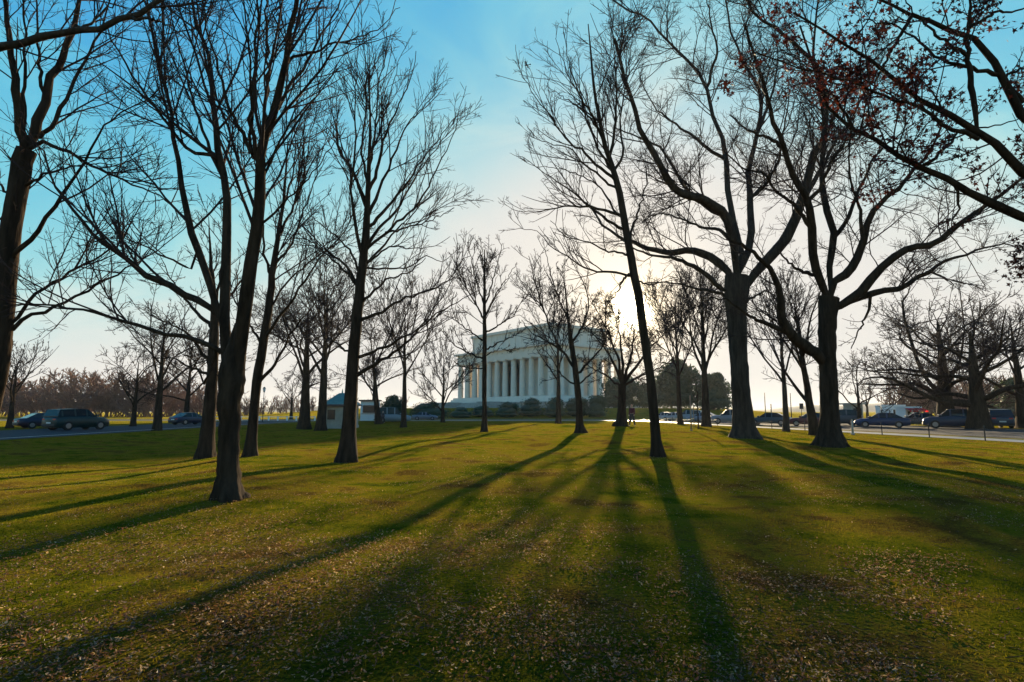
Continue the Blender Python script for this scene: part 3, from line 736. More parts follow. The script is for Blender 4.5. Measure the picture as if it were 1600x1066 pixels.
A('small twisted bare tree at the far side of the shaded road', 210, 62, 540, 8, fork=.2, seed=117, nl=10, ang=46, halfw=4.6, style='elm', dens=1.0, rmin=.010)
A('bare tree before the reddish woodland near the frame edge', 18, 55, 540, 9, fork=.3, seed=118, nl=9, ang=36, halfw=4, dens=.9, rmin=.010)
A('spindly bare tree farthest down the shaded road', 455, 120, 590, 5, fork=.3, seed=119, nl=10, ang=36, halfw=5, dens=.7, rmin=.017, levels=2)
A('thin bare tree behind the kiosk roof', 582, 130, 560, 5, fork=.3, seed=120, nl=10, ang=30, halfw=5, dens=.7, rmin=.017, levels=2)
A('dense bare tree in front of the reddish woodland, closest to the dark trunk', 292, 75, 520, 9, fork=.25, seed=121, nl=12, ang=44, halfw=6, style='elm', dens=1.1, rmin=.012)
A('bare tree at the outer frame edge beyond the last parked car', 1598, 55, 470, 18, fork=.25, seed=122, nl=12, ang=50, halfw=6, style='elm', dens=.9, rmin=.010)

# woodland masses far behind
def woodland(name, specs, m, seed, rmin):
    rng = np.random.RandomState(seed); acc = []
    for (px, Y, top) in specs:
        X = (px-800)/F*Y; g = float(gz(X, Y)); Ht = (P(px, top, Y)[2]-g)
        nS = 7
        st = np.array([X, Y, g]); Pn = []; Rn = []
        for i in range(nS):
            d = norm(np.array([rng.normal()*.38, rng.normal()*.38, 1])); q = [st+rng.normal(size=3)*[.6, .6, 0]]
            for k in range(6): d = norm(d+rng.normal(size=3)*.1); q.append(q[-1]+d*Ht*rng.uniform(.13, .18))
            Pn.append(q); Rn.append(np.linspace(.16, .05, 7))
        Pn = np.array(Pn); Rn = np.array(Rn)
        acc.append(tubes(Pn, Rn, 4))
        c, r = spawn(Pn, Rn, 1.1, .08, 1, 42, .42, 2, .15, .02, rmin*1.4, rng, lmax=Ht*.4); acc.append(tubes(c, r, 3))
        c, r = spawn(c, r, 1.5, .1, 1, 45, .5, 2, .2, .0, rmin, rng, lmax=2.2, lmin=.5); acc.append(tubes(c, r, 3))
    V, Q = join(acc); STAT[name] = len(Q)*2
    tag(link(name, np_mesh(name, V, Q), M[m]), kind='stuff')
rng = np.random.RandomState(9)
woodland('far_woodland', [(px+rng.uniform(-4, 4), rng.uniform(150, 205), 585+rng.uniform(-10, 18)+(8 if px > 230 else 0)) for px in range(-40, 345, 9)], 'twig_red', 90, .065)
woodland('far_woodland', [(px+rng.uniform(-4, 4), rng.uniform(140, 185), 592+rng.uniform(-8, 12)) for px in range(1392, 1660, 11)], 'twig_red', 91, .065)
woodland('far_woodland', [(px+rng.uniform(-4, 4), rng.uniform(190, 240), 620+rng.uniform(-6, 8)) for px in range(350, 640, 11)], 'twig_red', 92, .04)

# ------------------------------------------------------------------ evergreens and hedges
def leafy(name, label, cat, px0, px1, top, Y, seed, base_z=None, blobs=5, n=2600, ls=None, group=None, m='evergreen', trunk=True):
    rng = np.random.RandomState(seed)
    x0, x1 = (px0-800)/F*Y, (px1-800)/F*Y; cx = (x0+x1)/2; g = float(gz(cx, Y)); Ht = P(800, top, Y)[2]-g; w = (x1-x0)/2
    root = empty(name, (cx, Y, g), label, cat, group)
    C = []; 
    for i in range(blobs):
        h = rng.uniform(.25, .80)
        C.append((rng.uniform(-.5, .5)*w, rng.uniform(-.4, .4)*w, h*Ht, rng.uniform(.40, .6)*w*(1.15-.5*h), rng.uniform(.2, .28)*Ht))
    C.append((0, 0, Ht*.40, w*.82, Ht*.40)); C.append((0, 0, Ht*.2, w*.95, Ht*.22)); C.append((rng.uniform(-.3, .3)*w, 0, Ht*.85, w*.28, Ht*.15)); C.append((rng.uniform(-.2, .2)*w, 0, Ht*.72, w*.55, Ht*.27))
    pts = []
    for c in C:
        k = int(n/len(C)); d = norm(rng.normal(size=(k, 3))); r = rng.uniform(.72, 1.05, (k, 1))+np.abs(rng.normal(size=(k, 1)))*.07+.10*np.sin(d[:, :1]*7+c[2])*np.sin(d[:, 2:]*6+c[0])
        pts.append(np.array(c[:3])+d*r*np.array([c[3], c[3], c[4]]))
    pts = np.concatenate(pts); pts = pts[pts[:, 2] > .05]
    LVe = np.array([(0, -1, 0), (.42, 0, .12), (0, 1, 0), (-.42, 0, .12)], float); LTe = np.array([(0, 1, 2), (0, 2, 3)])
    s = ls or Ht*.045
    V, T = scatter(LVe, LTe, pts, rand_rot(len(pts), rng), rng.uniform(.7, 1.4, len(pts))*s)
    f = link('foliage', np_mesh('foliage', V, T=T, smooth=False), M[m], root); f['kind'] = 'stuff'
    # inner mass of stems and shaded leaves
    mb = MB()
    for c in C:
        rings = []
        for a in range(1, 6):
            ph = PI*a/6-PI/2
            rings.append([(c[0]+c[3]*.74*math.cos(ph)*math.cos(t)*(1+rng.uniform(-.1, .1)), c[1]+c[3]*.74*math.cos(ph)*math.sin(t), c[2]+c[4]*.8*math.sin(ph)) for t in np.linspace(0, 2*PI, 10, endpoint=False)])
        mb.loft(rings)
    mb.build('inner_foliage', M[m], root, True)['kind'] = 'stuff'
    if trunk: MB().cyl((0, 0, -.1), (0, 0, Ht*.5), Ht*.03, Ht*.015, 8).build('trunk', M['bark'], root, True)
    return root
leafy('evergreen_tree', 'dark rounded evergreen directly behind the low bushy bare tree', 'tree', 930, 1002, 588, 172, 1, n=3600)
leafy('evergreen_tree', 'tall dark evergreen beside the leaning tree trunk, above the silver cars', 'tree', 1018, 1098, 563, 176, 2, n=4200)
leafy('evergreen_tree', 'rounded evergreen sloping down to the massive elm trunk', 'tree', 1080, 1148, 583, 170, 3, n=3600)
leafy('evergreen_tree', 'lower evergreen in the gap between the bushy bare tree and the leaning tree', 'tree', 985, 1040, 600, 168, 4, n=3000)
leafy('evergreen_tree', 'dark evergreen over the last parked cars at the frame edge', 'tree', 1545, 1640, 592, 110, 5, n=3000)
for i, (a, b, t_) in enumerate(((772, 812, 628), (806, 850, 622), (846, 886, 621), (880, 922, 622), (914, 948, 618), (735, 776, 634), (700, 738, 636))):
    leafy('evergreen_shrub', ['dark shrub under the dark doorway bays of the colonnade', 'clipped dark shrub, second from the doorway bays', 'dark shrub under the middle of the bright wall', 'dark shrub behind the crooked bare tree', 'dark shrub at the building corner, next to the tall evergreens', 'low dark shrub just behind the symmetrical bare tree', 'low dark shrub below the far end of the colonnade'][i],
          'shrub', a-4, b+4, t_, 128+3*(i % 2), 20+i, n=1500, group='shrubs along the foot of the memorial', trunk=False)
leafy('evergreen_shrub', 'broad brownish shrub behind the pale van', 'shrub', 592, 642, 618, 88, 41, n=2400, trunk=False)
leafy('evergreen_shrub', 'dark shrub sheltering the memorial parapet end', 'shrub', 636, 706, 628, 112, 42, n=2400, trunk=False)

# ------------------------------------------------------------------ the memorial
def memorial():
    C0 = np.array([13.0, 192.0]); u = np.array([-36, 45.])/math.hypot(36, 45); v = np.array([45, 36.])/math.hypot(36, 45)
    rz = math.atan2(u[1], u[0]); zs = 7.1
    root = empty('memorial', (float(C0[0]), float(C0[1]), 0), 'white marble memorial with long colonnade and plain attic block', 'building', rz=rz)
    # local x runs along the long front (0..57.4); local y: v is u rotated by -90 deg, so the building lies at local y < 0
    Lx, Ly = 57.4, -36.0
    B = lambda nm, m, *a, **k: MB().box(*a).build(nm, M[m], root, **k)
    B('terrace', 'granite', -9, Lx+9, Ly-9, 9, 0, 4.3)
    B('terrace_coping', 'granite', -9.25, Lx+9.25, Ly-9.25, 9.25, 4.3, 4.75)
    for i in range(3): B('step', 'marble', -2.6+i*.75, Lx+2.6-i*.75, Ly-2.6+i*.75, 2.6-i*.75, 4.75+i*.75, 5.5+i*.75)
    # stairs on the front, centred
    for i in range(9): MB().box(Lx/2-11, Lx/2+11, 9.3+i*.9, 9.3+(i+1)*.9, 0, 4.7-i*.5).build('step', M['granite'], root)
    for s in (-1, 1): MB().box(Lx/2+s*13-2+0, Lx/2+s*13+2, 9.26, 18, 0, 4.9).build('stair_parapet', M['granite'], root)
    # tripods / plinth blocks
    z0, hc = zs, 13.8
    ring = []
    me = None
    n = 20
    pts = [(1.1+i*(Lx-2.2)/11, -1.1) for i in range(12)]+[(1.1+i*(Lx-2.2)/11, Ly+1.1) for i in range(12)]
    pts += [(1.1, -1.1+j*(Ly+2.2)/7) for j in range(1, 7)]+[(Lx-1.1, -1.1+j*(Ly+2.2)/7) for j in range(1, 7)]
    mb = MB(); rings = []
    for z, r in ((0, 1.13), (hc*.3, 1.10), (hc*.6, 1.02), (hc*.93, .90), (hc*.94, .94), (hc*.965, 1.18)):
        rings.append([(r*(1-.045*(i % 2))*math.cos(2*PI*i/40), r*(1-.045*(i % 2))*math.sin(2*PI*i/40), z) for i in range(40)])
    mb.loft(rings); mb.box(-1.25, 1.25, -1.25, 1.25, hc*.9655, hc)
    first = mb.build('column', M['marble'], root); first.location = (pts[0][0], pts[0][1], z0)
    for x, y in pts[1:]:
        c = first.copy(); COL.objects.link(c); c.parent = root; c.location = (x, y, z0)
    z = z0+hc+.0
    B('architrave', 'marble', 0, Lx, Ly, 0, z, z+1.7)
    B('frieze', 'marble', .12, Lx-.12, Ly+.12, -.12, z+1.7, z+3.4)
    B('cornice', 'marble', -.8, Lx+.8, Ly-.8, .8, z+3.4, z+4.2)
    disc = MB().cyl((0, -.12, 0), (0, .12, 0), .5, .42, 12).build('wreath', M['marble'], root); disc.location = (2.4, 0-.02, z+2.55)
    for i in range(1, 18):
        c = disc.copy(); COL.objects.link(c); c.parent = root; c.location = (2.4+i*(Lx-4.8)/17, -.02, z+2.55)
    for i in range(11):
        c = disc.copy(); COL.objects.link(c); c.parent = root; c.location = (.02, -2.4+i*(Ly+4.8)/10, z+2.55); c.rotation_euler = (0, 0, PI/2)
    a = 4.6
    B('attic', 'marble', a, Lx-a, Ly+a, -a, z+4.2, z+10.8)
    B('attic_band', 'marble', a-.35, Lx-a+.35, Ly+a-.35, -a+.35, z+5.0, z+5.5)
    B('attic_cornice', 'marble', a-.7, Lx-a+.7, Ly+a-.7, -a+.7, z+10.8, z+11.8)
    B('roof', 'marble', a+2, Lx-a-2, Ly+a+2, -a-2, z+11.8, z+12.4)
    pil = MB().box(-.45, .45, -.14, .14, 0, 5.3).build('attic_pilaster', M['marble'], root); pil.location = (a+1, -a+.12, z+5.5)
    for i in range(1, 13):
        c = pil.copy(); COL.objects.link(c); c.parent = root; c.location = (a+1+i*(Lx-2*a-2)/12, -a+.12, z+5.5)
    for i in range(8):
        c = pil.copy(); COL.objects.link(c); c.parent = root; c.location = (a-.12, -a-1+i*(Ly+2*a+2)/7, z+5.5); c.rotation_euler = (0, 0, PI/2)
    # inner hall with the open front bays
    w = 6.2
    for (p, q) in ((w, 21.4), (Lx-21.4, Lx-w)): B('hall_wall', 'marble', p, q, -w-1.2, -w, z0, z)
    B('hall_wall', 'marble', w, w+1.2, Ly+w, -w-1.21, z0, z); B('hall_wall', 'marble', Lx-w-1.2, Lx-w, Ly+w, -w-1.21, z0, z)
    B('hall_wall', 'marble', w+1.21, Lx-w-1.21, Ly+w, Ly+w+1.2, z0, z)
    B('hall_shade_slab', 'hall_shade', 20, Lx-20, -w-12, -w-11, z0, z)  # near-black slab behind the open bays, painting the shade inside
    B('ceiling', 'marble', .3, Lx-.3, Ly+.3, -.3, z-.4, z-.003)
memorial()

# ------------------------------------------------------------------ kiosks and booths
def kiosk():
    Y = 66; x = (536-800)/F*Y
    r = empty('kiosk', (x, Y, float(gz(x, Y))), 'pale stone kiosk with green pyramid roof behind the tall fan-crowned tree', 'kiosk', rz=.12)
    MB().box(-1.65, 1.65, -1.65, 1.65, 0, 2.5).build('wall', M['tan_stone'], r)
    MB().box(-1.72, 1.72, -1.72, 1.72, 0, .35).build('plinth', M['granite'], r)
    MB().frustum((-2.05, 2.05, -2.05, 2.05), (-1.92, 1.92, -1.92, 1.92), 2.5, 2.7).build('eave', M['brown_roof'], r)
    MB().frustum((-1.9, 1.9, -1.9, 1.9), (-.3, .3, -.3, .3), 2.7, 4.0).build('roof', M['copper_green'], r)
    MB().cyl((0, 0, 4.0), (0, 0, 4.5), .1, .02, 8).build('finial', M['copper_green'], r)
    for s in (-1, 1):
        w = MB().box(s*.85-.42, s*.85+.42, -1.70, -1.65, 1.0, 2.1).build('window', M['glass'], r)
        MB().box(s*.85-.48, s*.85+.48, -1.76, -1.69, .9, 1.0).build('sill', M['granite'], w)
kiosk()
def booth(px, Y, w, h, m, label, name='booth', roof='tan_stone', over=.3, d=2.0, awn=None):
    x = (px-800)/F*Y
    r = empty(name, (x, Y, float(gz(x, Y))+.02), label, name.replace('_', ' '))
    MB().box(-w/2, w/2, -d/2, d/2, .1, h).build('wall', M[m], r, bevel=.03)
    MB().box(-w/2-over, w/2+over, -d/2-over, d/2+over, h, h+.22).build('roof', M[roof], r)
    MB().box(-w*.36, w*.36, -d/2-.03, -d/2, h*.42, h*.8).build('window', M['glass'], r)
    MB().box(-w*.42, w*.42, -d/2-.10, -d/2, h*.36, h*.40).build('counter', M['chrome'], r)
    if awn:
        MB().add if 0 else None
        a = MB(); a.add([(-w*.6, -d/2, h*1.02), (w*.6, -d/2, h*1.02), (w*.6, -d/2-1.1, h*.84), (-w*.6, -d/2-1.1, h*.84), (-w*.6, -d/2-1.1, h*.76), (w*.6, -d/2-1.1, h*.76)],
                        [(0, 1, 2, 3), (3, 2, 5, 4)]); a.build('awning', M[awn], r)
    return r
booth(1329, 78, 1.5, 2.5, 'tan_stone', 'small tan guard booth with flat overhanging roof beyond the blue sedan', roof='tan_stone')
booth(1373, 84, 1.1, 2.2, 'white', 'narrow pale cabinet booth beside the white kiosk van', name='cabinet', roof='white', over=.04, d=1.0)
booth(1392, 82, 2.0, 2.3, 'white', 'white boxy vending booth between cabinet and red awning', name='vending_booth', roof='white', over=.05)
booth(1414, 76, 2.0, 2.0, 'white', 'white vending cart shaded by a bright red awning', name='vending_cart', roof='white', over=.1, awn='redcloth')
booth(580, 92, 2.6, 3.2, 'white', 'pale boxy booth next to the green-roofed kiosk', name='booth', roof='brown_roof', over=.25)

# ------------------------------------------------------------------ vehicles
def car(name, label, cat, x, y, heading, colour, kind='sedan', group='cars parked along the sunny road'):
    r = empty(name, (x, y, float(gz(x, y))+.012), label, cat, group, rz=heading)
    body_m = paint(name+'_paint', colour)
    if kind == 'sedan': L_, W_, H_, hood, belt = 4.7, 1.82, 1.45, .92, .98
    elif kind == 'suv': L_, W_, H_, hood, belt = 4.6, 1.95, 1.80, 1.12, 1.20
    elif kind == 'van': L_, W_, H_, hood, belt = 5.2, 2.0, 2.2, 1.15, 1.25
    else: L_, W_, H_, hood, belt = 5.4, 1.95, 1.85, 1.12, 1.18
    h = L_/2; w = W_/2
    def sec(x, zb, zt, ww, rr=.12):
        return [(x, -ww, zb), (x, -ww-.02, (zb+zt)/2), (x, -ww+.01, zt-rr), (x, -ww+rr, zt), (x, ww-rr, zt), (x, ww-.01, zt-rr), (x, ww+.02, (zb+zt)/2), (x, ww, zb)]
    b = MB()
    st = [(-h, .38, belt-.22, w-.16), (-h+.12, .26, belt-.06, w-.06), (-h+.7, .22, belt, w-.01), (-h*.3, .22, belt+.01, w), (h*.25, .22, belt-.01, w),
          (h*.42, .22, hood, w-.01), (h-.55, .22, hood-.06, w-.04), (h-.12, .27, hood-.2, w-.12), (h, .36, hood-.34, w-.2)]
    b.loft([sec(*s) for s in st]); body = b.build('body', body_m, r, True)
    # greenhouse
    g = MB()
    if kind == 'sedan': gs = [(-h*.78, belt-.02, .0), (-h*.42, H_-.04, .17), (0, H_, .2), (h*.12, H_-.03, .2), (h*.46, hood-.02, .05)]
    elif kind == 'truck': gs = [(-h*.12, belt-.02, .02), (-h*.08, H_-.06, .16), (h*.05, H_, .18), (h*.2, H_-.04, .18), (h*.46, hood-.02, .05)]
    else: gs = [(-h*.97, belt-.02, .03), (-h*.86, H_-.06, .15), (-h*.2, H_, .18), (h*.16, H_-.05, .18), (h*.48, hood-.02, .05)]
    rings = []
    for (gx, z, ins) in gs:
        lo = belt-.05 if gx < h*.4 else hood-.05
        rings.append([(gx, -w+.05, lo), (gx, -w+.05+ins, max(z, lo+.02)), (gx, w-.05-ins, max(z, lo+.02)), (gx, w-.05, lo)])
    g.loft(rings); g.build('window', M['glass'], r)
    rf = MB(); rr = [q for q in rings[1:4]]
    rf.loft([[(q[1][0], q[1][1]-.015, q[1][2]-.10), (q[1][0], q[1][1]+.04, q[1][2]+.02), (q[2][0], q[2][1]-.04, q[2][2]+.02), (q[2][0], q[2][1]+.015, q[2][2]-.10)] for q in rr]); rf.build('roof', body_m, r)
    for s in (-1, 1):
        pl = MB(); a_, c_ = rings[1], rings[3]
        for gx in ((-h*.18, h*.10) if kind == 'sedan' else (-h*.80, -h*.34, h*.08)) if kind != 'truck' else (h*.03,):
            zz = H_-.03
            pl.add([(gx-.07, s*(w-.035), belt-.03), (gx+.07, s*(w-.035), belt-.03), (gx+.07, s*(w-.215), zz), (gx-.07, s*(w-.215), zz)], [(0, 1, 2, 3)])
        pl.build('pillar', body_m, r)
    if kind == 'truck': MB().box(-h+.15, -h*.14, -w+.14, w-.14, belt+.005, belt+.01).build('truck_bed', M['black'], r)
    for wx in (-h*.58, h*.60):
        for s in (-1, 1):
            R = .33 if kind == 'sedan' else .38
            t = MB().cyl((0, -.11, 0), (0, .11, 0), R, R, 20).build('wheel', M['tyre'], r); t.location = (wx, s*(w-.09), R)
            MB().cyl((0, s*.10, 0), (0, s*.125, 0), R*.62, R*.55, 14).build('rim', M['chrome'], t)
    for s in (-1, 1):
        MB().box(h-.16, h-.02, s*(w-.42)-.16, s*(w-.42)+.16, hood-.42, hood-.27).build('headlight', M['lamp'], r, bevel=.02)
        MB().box(-h-.005, -h+.12, s*(w-.34)-.16, s*(w-.34)+.16, belt-.34, belt-.20).build('taillight', M['redlamp'], r, bevel=.02)
        MB().box(h*.36, h*.46, s*(w+.09)-.09, s*(w+.09)+.09, belt-.04, belt+.12).build('mirror', body_m, r, bevel=.02)
    MB().box(-h-.04, -h+.12, -w+.2, w-.2, .34, .52).build('bumper', M['black'], r, bevel=.03)
    MB().box(h-.10, h+.05, -w+.3, w-.3, .32, .50).build('bumper', M['black'], r, bevel=.03)
    MB().box(-h-.012, -h-.002, -.26, .26, .58, .70).build('licence_plate', M['plate'], r)
    return r
def carp(px, Y): return (px-800)/F*Y
CARS = [(1372, 57, 'sedan', (.025, .06, .16), 'dark blue sedan parked just past the second elm', 2.6, 'sedan'),
        (1482, 54, 'suv', (.02, .05, .12), 'dark blue SUV parked beneath the spreading dark tree', 2.55, 'suv'),
        (1546, 56, 'suv', (.03, .05, .10), 'navy SUV with red tail lights at the end of the parked row', 1.15, 'suv'),
        (1427, 64, 'sedan', (.20, .21, .22), 'grey sedan parked between the red-awning cart and blue SUV', 2.6, 'sedan'),
        (1262, 62, 'sedan', (.16, .02, .03), 'dark red sedan parked by the second elm trunk', 2.7, 'sedan'),
        (1198, 66, 'sedan', (.03, .09, .13), 'teal-glassed dark car parked beside the pale slim tree', 2.55, 'sedan'),
        (1139, 74, 'truck', (.35, .36, .38), 'silver pickup truck next to the massive elm trunk', 2.8, 'truck'),
        (1096, 86, 'sedan', (.22, .30, .40), 'pale blue sedan partly behind the upswept bare tree', 2.5, 'sedan'),
        (1075, 92, 'suv', (.30, .38, .40), 'light teal SUV under the tall evergreen', 2.45, 'suv'),
        (1053, 97, 'sedan', (.45, .46, .47), 'silver sedan, second from the leaning trunk', 2.4, 'sedan'),
        (1036, 102, 'sedan', (.40, .38, .36), 'beige sedan closest to the leaning trunk', 2.4, 'sedan'),
        (1305, 66, 'suv', (.12, .13, .14), 'charcoal SUV mostly hidden by the second elm trunk', 2.7, 'suv')]
for (px, Y, kd, c, lb, hd, nm) in CARS:
    car('parked_'+('car' if nm == 'sedan' else 'suv' if nm == 'suv' else 'truck'), lb, 'car' if nm != 'truck' else 'truck', carp(px, Y), Y, hd, c, kd)
G2 = 'vehicles on the shaded road'
car('parked_suv', 'dark teal SUV on the shaded road before the reddish woodland', 'car', carp(127, 50), 50, 1.25, (.008, .045, .045), 'suv', G2)
car('parked_car', 'dark purple-blue car near the frame edge on the shaded road', 'car', carp(80, 55), 55, 1.0, (.02, .018, .05), 'sedan', G2)
car('parked_van', 'pale van parked beyond the kiosk in front of the brownish shrub', 'van', carp(615, 84), 84, .3, (.38, .46, .50), 'van', G2)
car('parked_car', 'small grey car beside the memorial shrubs near the pavement', 'car', carp(665, 106), 106, .1, (.25, .27, .32), 'sedan', G2)
car('parked_car', 'dark car glimpsed beside the dark trunk on the shaded road', 'car', carp(302, 70), 70, 1.2, (.05, .05, .09), 'sedan', G2)

# ------------------------------------------------------------------ posts, poles, signs
def fence():
    ys = [24, 27.5, 31, 34.6, 38.4, 42.6, 47, 52, 57.5, 64, 71, 79, 88]
    xs = np.interp(ys, ED[:, 1], ED[:, 0])-.45
    r = empty('post_and_chain_fence', (float(xs[0]), ys[0], 0), 'low fence of thin dark posts and drooping chain beside the sunny sidewalk', 'fence')
    o = np.array([xs[0], ys[0], 0])
    pts = [np.array([x, y, 0])-o for x, y in zip(xs, ys)]
    mb = MB().cyl((0, 0, 0), (0, 0, .78), .032, .028, 10).cyl((0, 0, .78), (0, 0, .86), .045, .012, 10)
    f = mb.build('post', M['iron'], r); 
    for k, p in enumerate(pts):
        c = f if k == 0 else f.copy()
        if k: COL.objects.link(c); c.parent = r
        c.location = tuple(p)
    for a, b in zip(pts[:-1], pts[1:]):
        t = np.linspace(0, 1, 12)[:, None]; q = a*(1-t)+b*t; q[:, 2] = .70-.20*4*(t*(1-t))[:, 0]
        V, Q = tubes(q[None], np.full((1, 12), .011), 4); link('chain', np_mesh('chain', V, Q), M['iron'], r)
fence()
def pole(px, Y, h, rad, label, name='pole', m='iron', top=None):
    x = (px-800)/F*Y; g = float(gz(x, Y)); r = empty(name, (x, Y, g), label, name.replace('_', ' '))
    MB().cyl((0, 0, -.05), (0, 0, h), rad, rad*.75, 10).build('shaft', M[m], r, True)
    MB().cyl((0, 0, 0), (0, 0, .12), rad*1.9, rad*1.5, 10).build('base', M[m], r, True)
    if top: top(r, h)
    else: MB().cyl((0, 0, h), (0, 0, h+.08), rad*1.1, rad*.3, 10).build('cap', M[m], r, True)
    return r
def lamp_top(r, h):
    MB().cyl((0, 0, h), (0, 0, h+.12), .1, .16, 8).build('collar', M['iron'], r)
    MB().cyl((0, 0, h+.12), (0, 0, h+.62), .16, .24, 8).build('lantern', M['lamp'], r)
    MB().cyl((0, 0, h+.62), (0, 0, h+.85), .27, .04, 8).build('lamp_cap', M['iron'], r)
def sign_top(w, hh, m='white', z=0):
    def f(r, h):
        MB().box(-w/2, w/2, -.06, -.03, h-hh+z, h+z).build('sign_board', M[m], r, bevel=.01)
    return f
pole(1193, 82, 4.2, .07, 'thin dark pole rising behind the teal-glassed car')
pole(1233, 78, 4.0, .07, 'thin dark pole rising over the red sedan')
pole(1202, 84, 2.6, .10, 'short dark pole beside the thin one behind the teal-glassed car')
pole(1261, 70, 3.2, .05, 'wide flat sign board on a post above the red sedan', 'signpost', top=sign_top(1.0, .45))
pole(1249, 72, 2.6, .05, 'narrow dark notice sign next to the wide sign board', 'signpost', top=sign_top(.5, .7, 'black'))
pole(1326, 38, .95, .07, 'pale stone bollard at the lawn edge beside the second elm', 'bollard', m='tan_stone')
pole(414, 90, 4.6, .06, 'slender street lamp with lantern beyond the shaded lawn', 'street_lamp', top=lamp_top)
pole(1514, 70, 3.0, .05, 'signpost with small pale board behind the navy SUV', 'signpost', top=sign_top(.5, .5))
pole(1077, 38, 2.3, .055, 'dark square-topped stake by the young tree on the lawn', 'stake', m='wood')
# sapling with a pale stake
def sapling():
    Y = 46; x = (1088-800)/F*Y; r = empty('young_tree', (x, Y, float(gz(x, Y))), 'young thin tree on the lawn tied to a pale stake', 'tree')
    rng = np.random.RandomState(3); q = np.array([[rng.normal()*.02*k*.3, rng.normal()*.02, k*.32-.05] for k in range(12)]); R = np.linspace(.06, .012, 12)
    V, Q = trunk_mesh(q, R, 10, 2, 0, .5); link('trunk', np_mesh('trunk', V, Q), M['bark'], r)
    c, s = spawn(q[None], R[None], 5, .45, 1, 38, .34, 5, .08, .03, .006, rng); c2, s2 = spawn(c, s, 5, .2, 1, 40, .4, 3, .1, 0, .005, rng)
    V, Q = join([tubes(c, s, 4), tubes(c2, s2, 3)]); link('twigs', np_mesh('twigs', V, Q), M['twig'], r)['kind'] = 'stuff'
    MB().cyl((-.35, 0, -.05), (-.33, 0, 1.9), .035, .035, 8).build('stake', M['wood'], r)
    MB().cyl((-.33, 0, 1.4), (0, 0, 1.45), .012, .012, 6).build('tie', M['black'], r)
sapling()
def pavement_gleams():  # white posts and rail added to imitate sunlit pavement gleaming between posts
    r = empty('gleam_railing', (-34, 99, 0), 'low white posts and rail standing in for sunlit pavement gleams beyond the shaded lawn, beside the kiosk', 'railing')
    p = MB().box(-.09, .09, -.09, .09, 0, .8).build('post', M['white'], r)
    for i in range(1, 12):
        c = p.copy(); COL.objects.link(c); c.parent = r; c.location = (-i*1.6, .02*i, 0)
    MB().box(-17.8, .1, -.04, .04, .62, .72).build('rail', M['white'], r)
pavement_gleams()

# ------------------------------------------------------------------ people
def person(label, x, y, rz, top, legs, hairm='hair', step=.18):
    g = float(gz(x, y))+.01; r = empty('person', (x, y, g), label, 'person', 'people in the park', rz)
    def skin(nm, verts, edges, rad, m, lv=1):
        me = bpy.data.meshes.new(nm); me.from_pydata(verts, edges, []); me.update()
        o = link(nm, me, m, r); o.modifiers.new('skin', 'SKIN'); 
        for i, q in enumerate(rad): me.skin_vertices[0].data[i].radius = q if isinstance(q, tuple) else (q, q)
        me.skin_vertices[0].data[0].use_root = True
        s = o.modifiers.new('sub', 'SUBSURF'); s.levels = lv; s.render_levels = lv
        return o
    s = step
    V = [(0,0,.95),(0,0,1.15),(0,0,1.38),(0,0,1.50),(0,.02,1.62),(0,.01,1.74),
         (.1,0,.90),(.11,s*.6,.50),(.11,s,.08),(.11,s+.16,.03), (-.1,0,.90),(-.11,-s*.2,.50),(-.11,-s,.08),(-.11,-s+.16,.03),
         (.19,0,1.40),(.25,-.06,1.12),(.26,.04,.88),(.26,.07,.78), (-.19,0,1.40),(-.25,.04,1.12),(-.26,.14,.90),(-.26,.18,.80)]
    E = [(0,1),(1,2),(2,3),(3,4),(4,5),(0,6),(6,7),(7,8),(8,9),(0,10),(10,11),(11,12),(12,13),(2,14),(14,15),(15,16),(16,17),(2,18),(18,19),(19,20),(20,21)]
    R = [(.15,.11),(.14,.10),(.16,.11),.055,.095,.075,.09,.065,.045,.04,.09,.065,.045,.04,.06,.045,.035,.03,.06,.045,.035,.03]
    skin('body', V, E, R, M['skin'], 2)
    skin('coat', [V[i] for i in (0,1,2,14,15,16,18,19,20)], [(0,1),(1,2),(2,3),(3,4),(4,5),(2,6),(6,7),(7,8)], [(.19,.14),(.175,.135),(.185,.135),.08,.062,.05,.08,.062,.05], top, 2)
    skin('trousers', [(0,0,.93)]+[V[i] for i in (6,7,8,10,11,12)], [(0,1),(1,2),(2,3),(0,4),(4,5),(5,6)], [(.16,.12),.11,.08,.06,.11,.08,.06], legs, 2)
    skin('hair', [(0,-.015,1.66),(0,-.01,1.75)], [(0,1)], [.10,.08], M[hairm], 2)
    return r
cE = mat('coat_maroon', (.10, .02, .03), .8); cA = mat('coat_dark', (.05, .04, .05), .8); cB = mat('coat_green', (.04, .14, .07), .8); cC = mat('coat_pink', (.40, .12, .16), .8); cD = mat('jeans', (.05, .07, .13), .8)
person('person in a green jacket standing by the red-awning cart', carp(1421, 70), 70, 2.0, cB, cD)
person('person in dark clothes walking past the red-awning cart', carp(1432, 66), 66, 1.2, cA, cA)
person('person in maroon jacket walking on the lawn beside the bushy bare tree', carp(986, 46), 46, 2.4, cE, cA, step=.24)
person('person in pink coat on the pavement beyond the bushy bare tree', carp(985, 98), 98, .5, cC, cA)
person('person in dark coat beside the dark car on the shaded road', carp(62, 60), 60, .8, cA, cD)
person('person in dark coat standing near the pale van', carp(600, 82), 82, -.4, cA, cA)

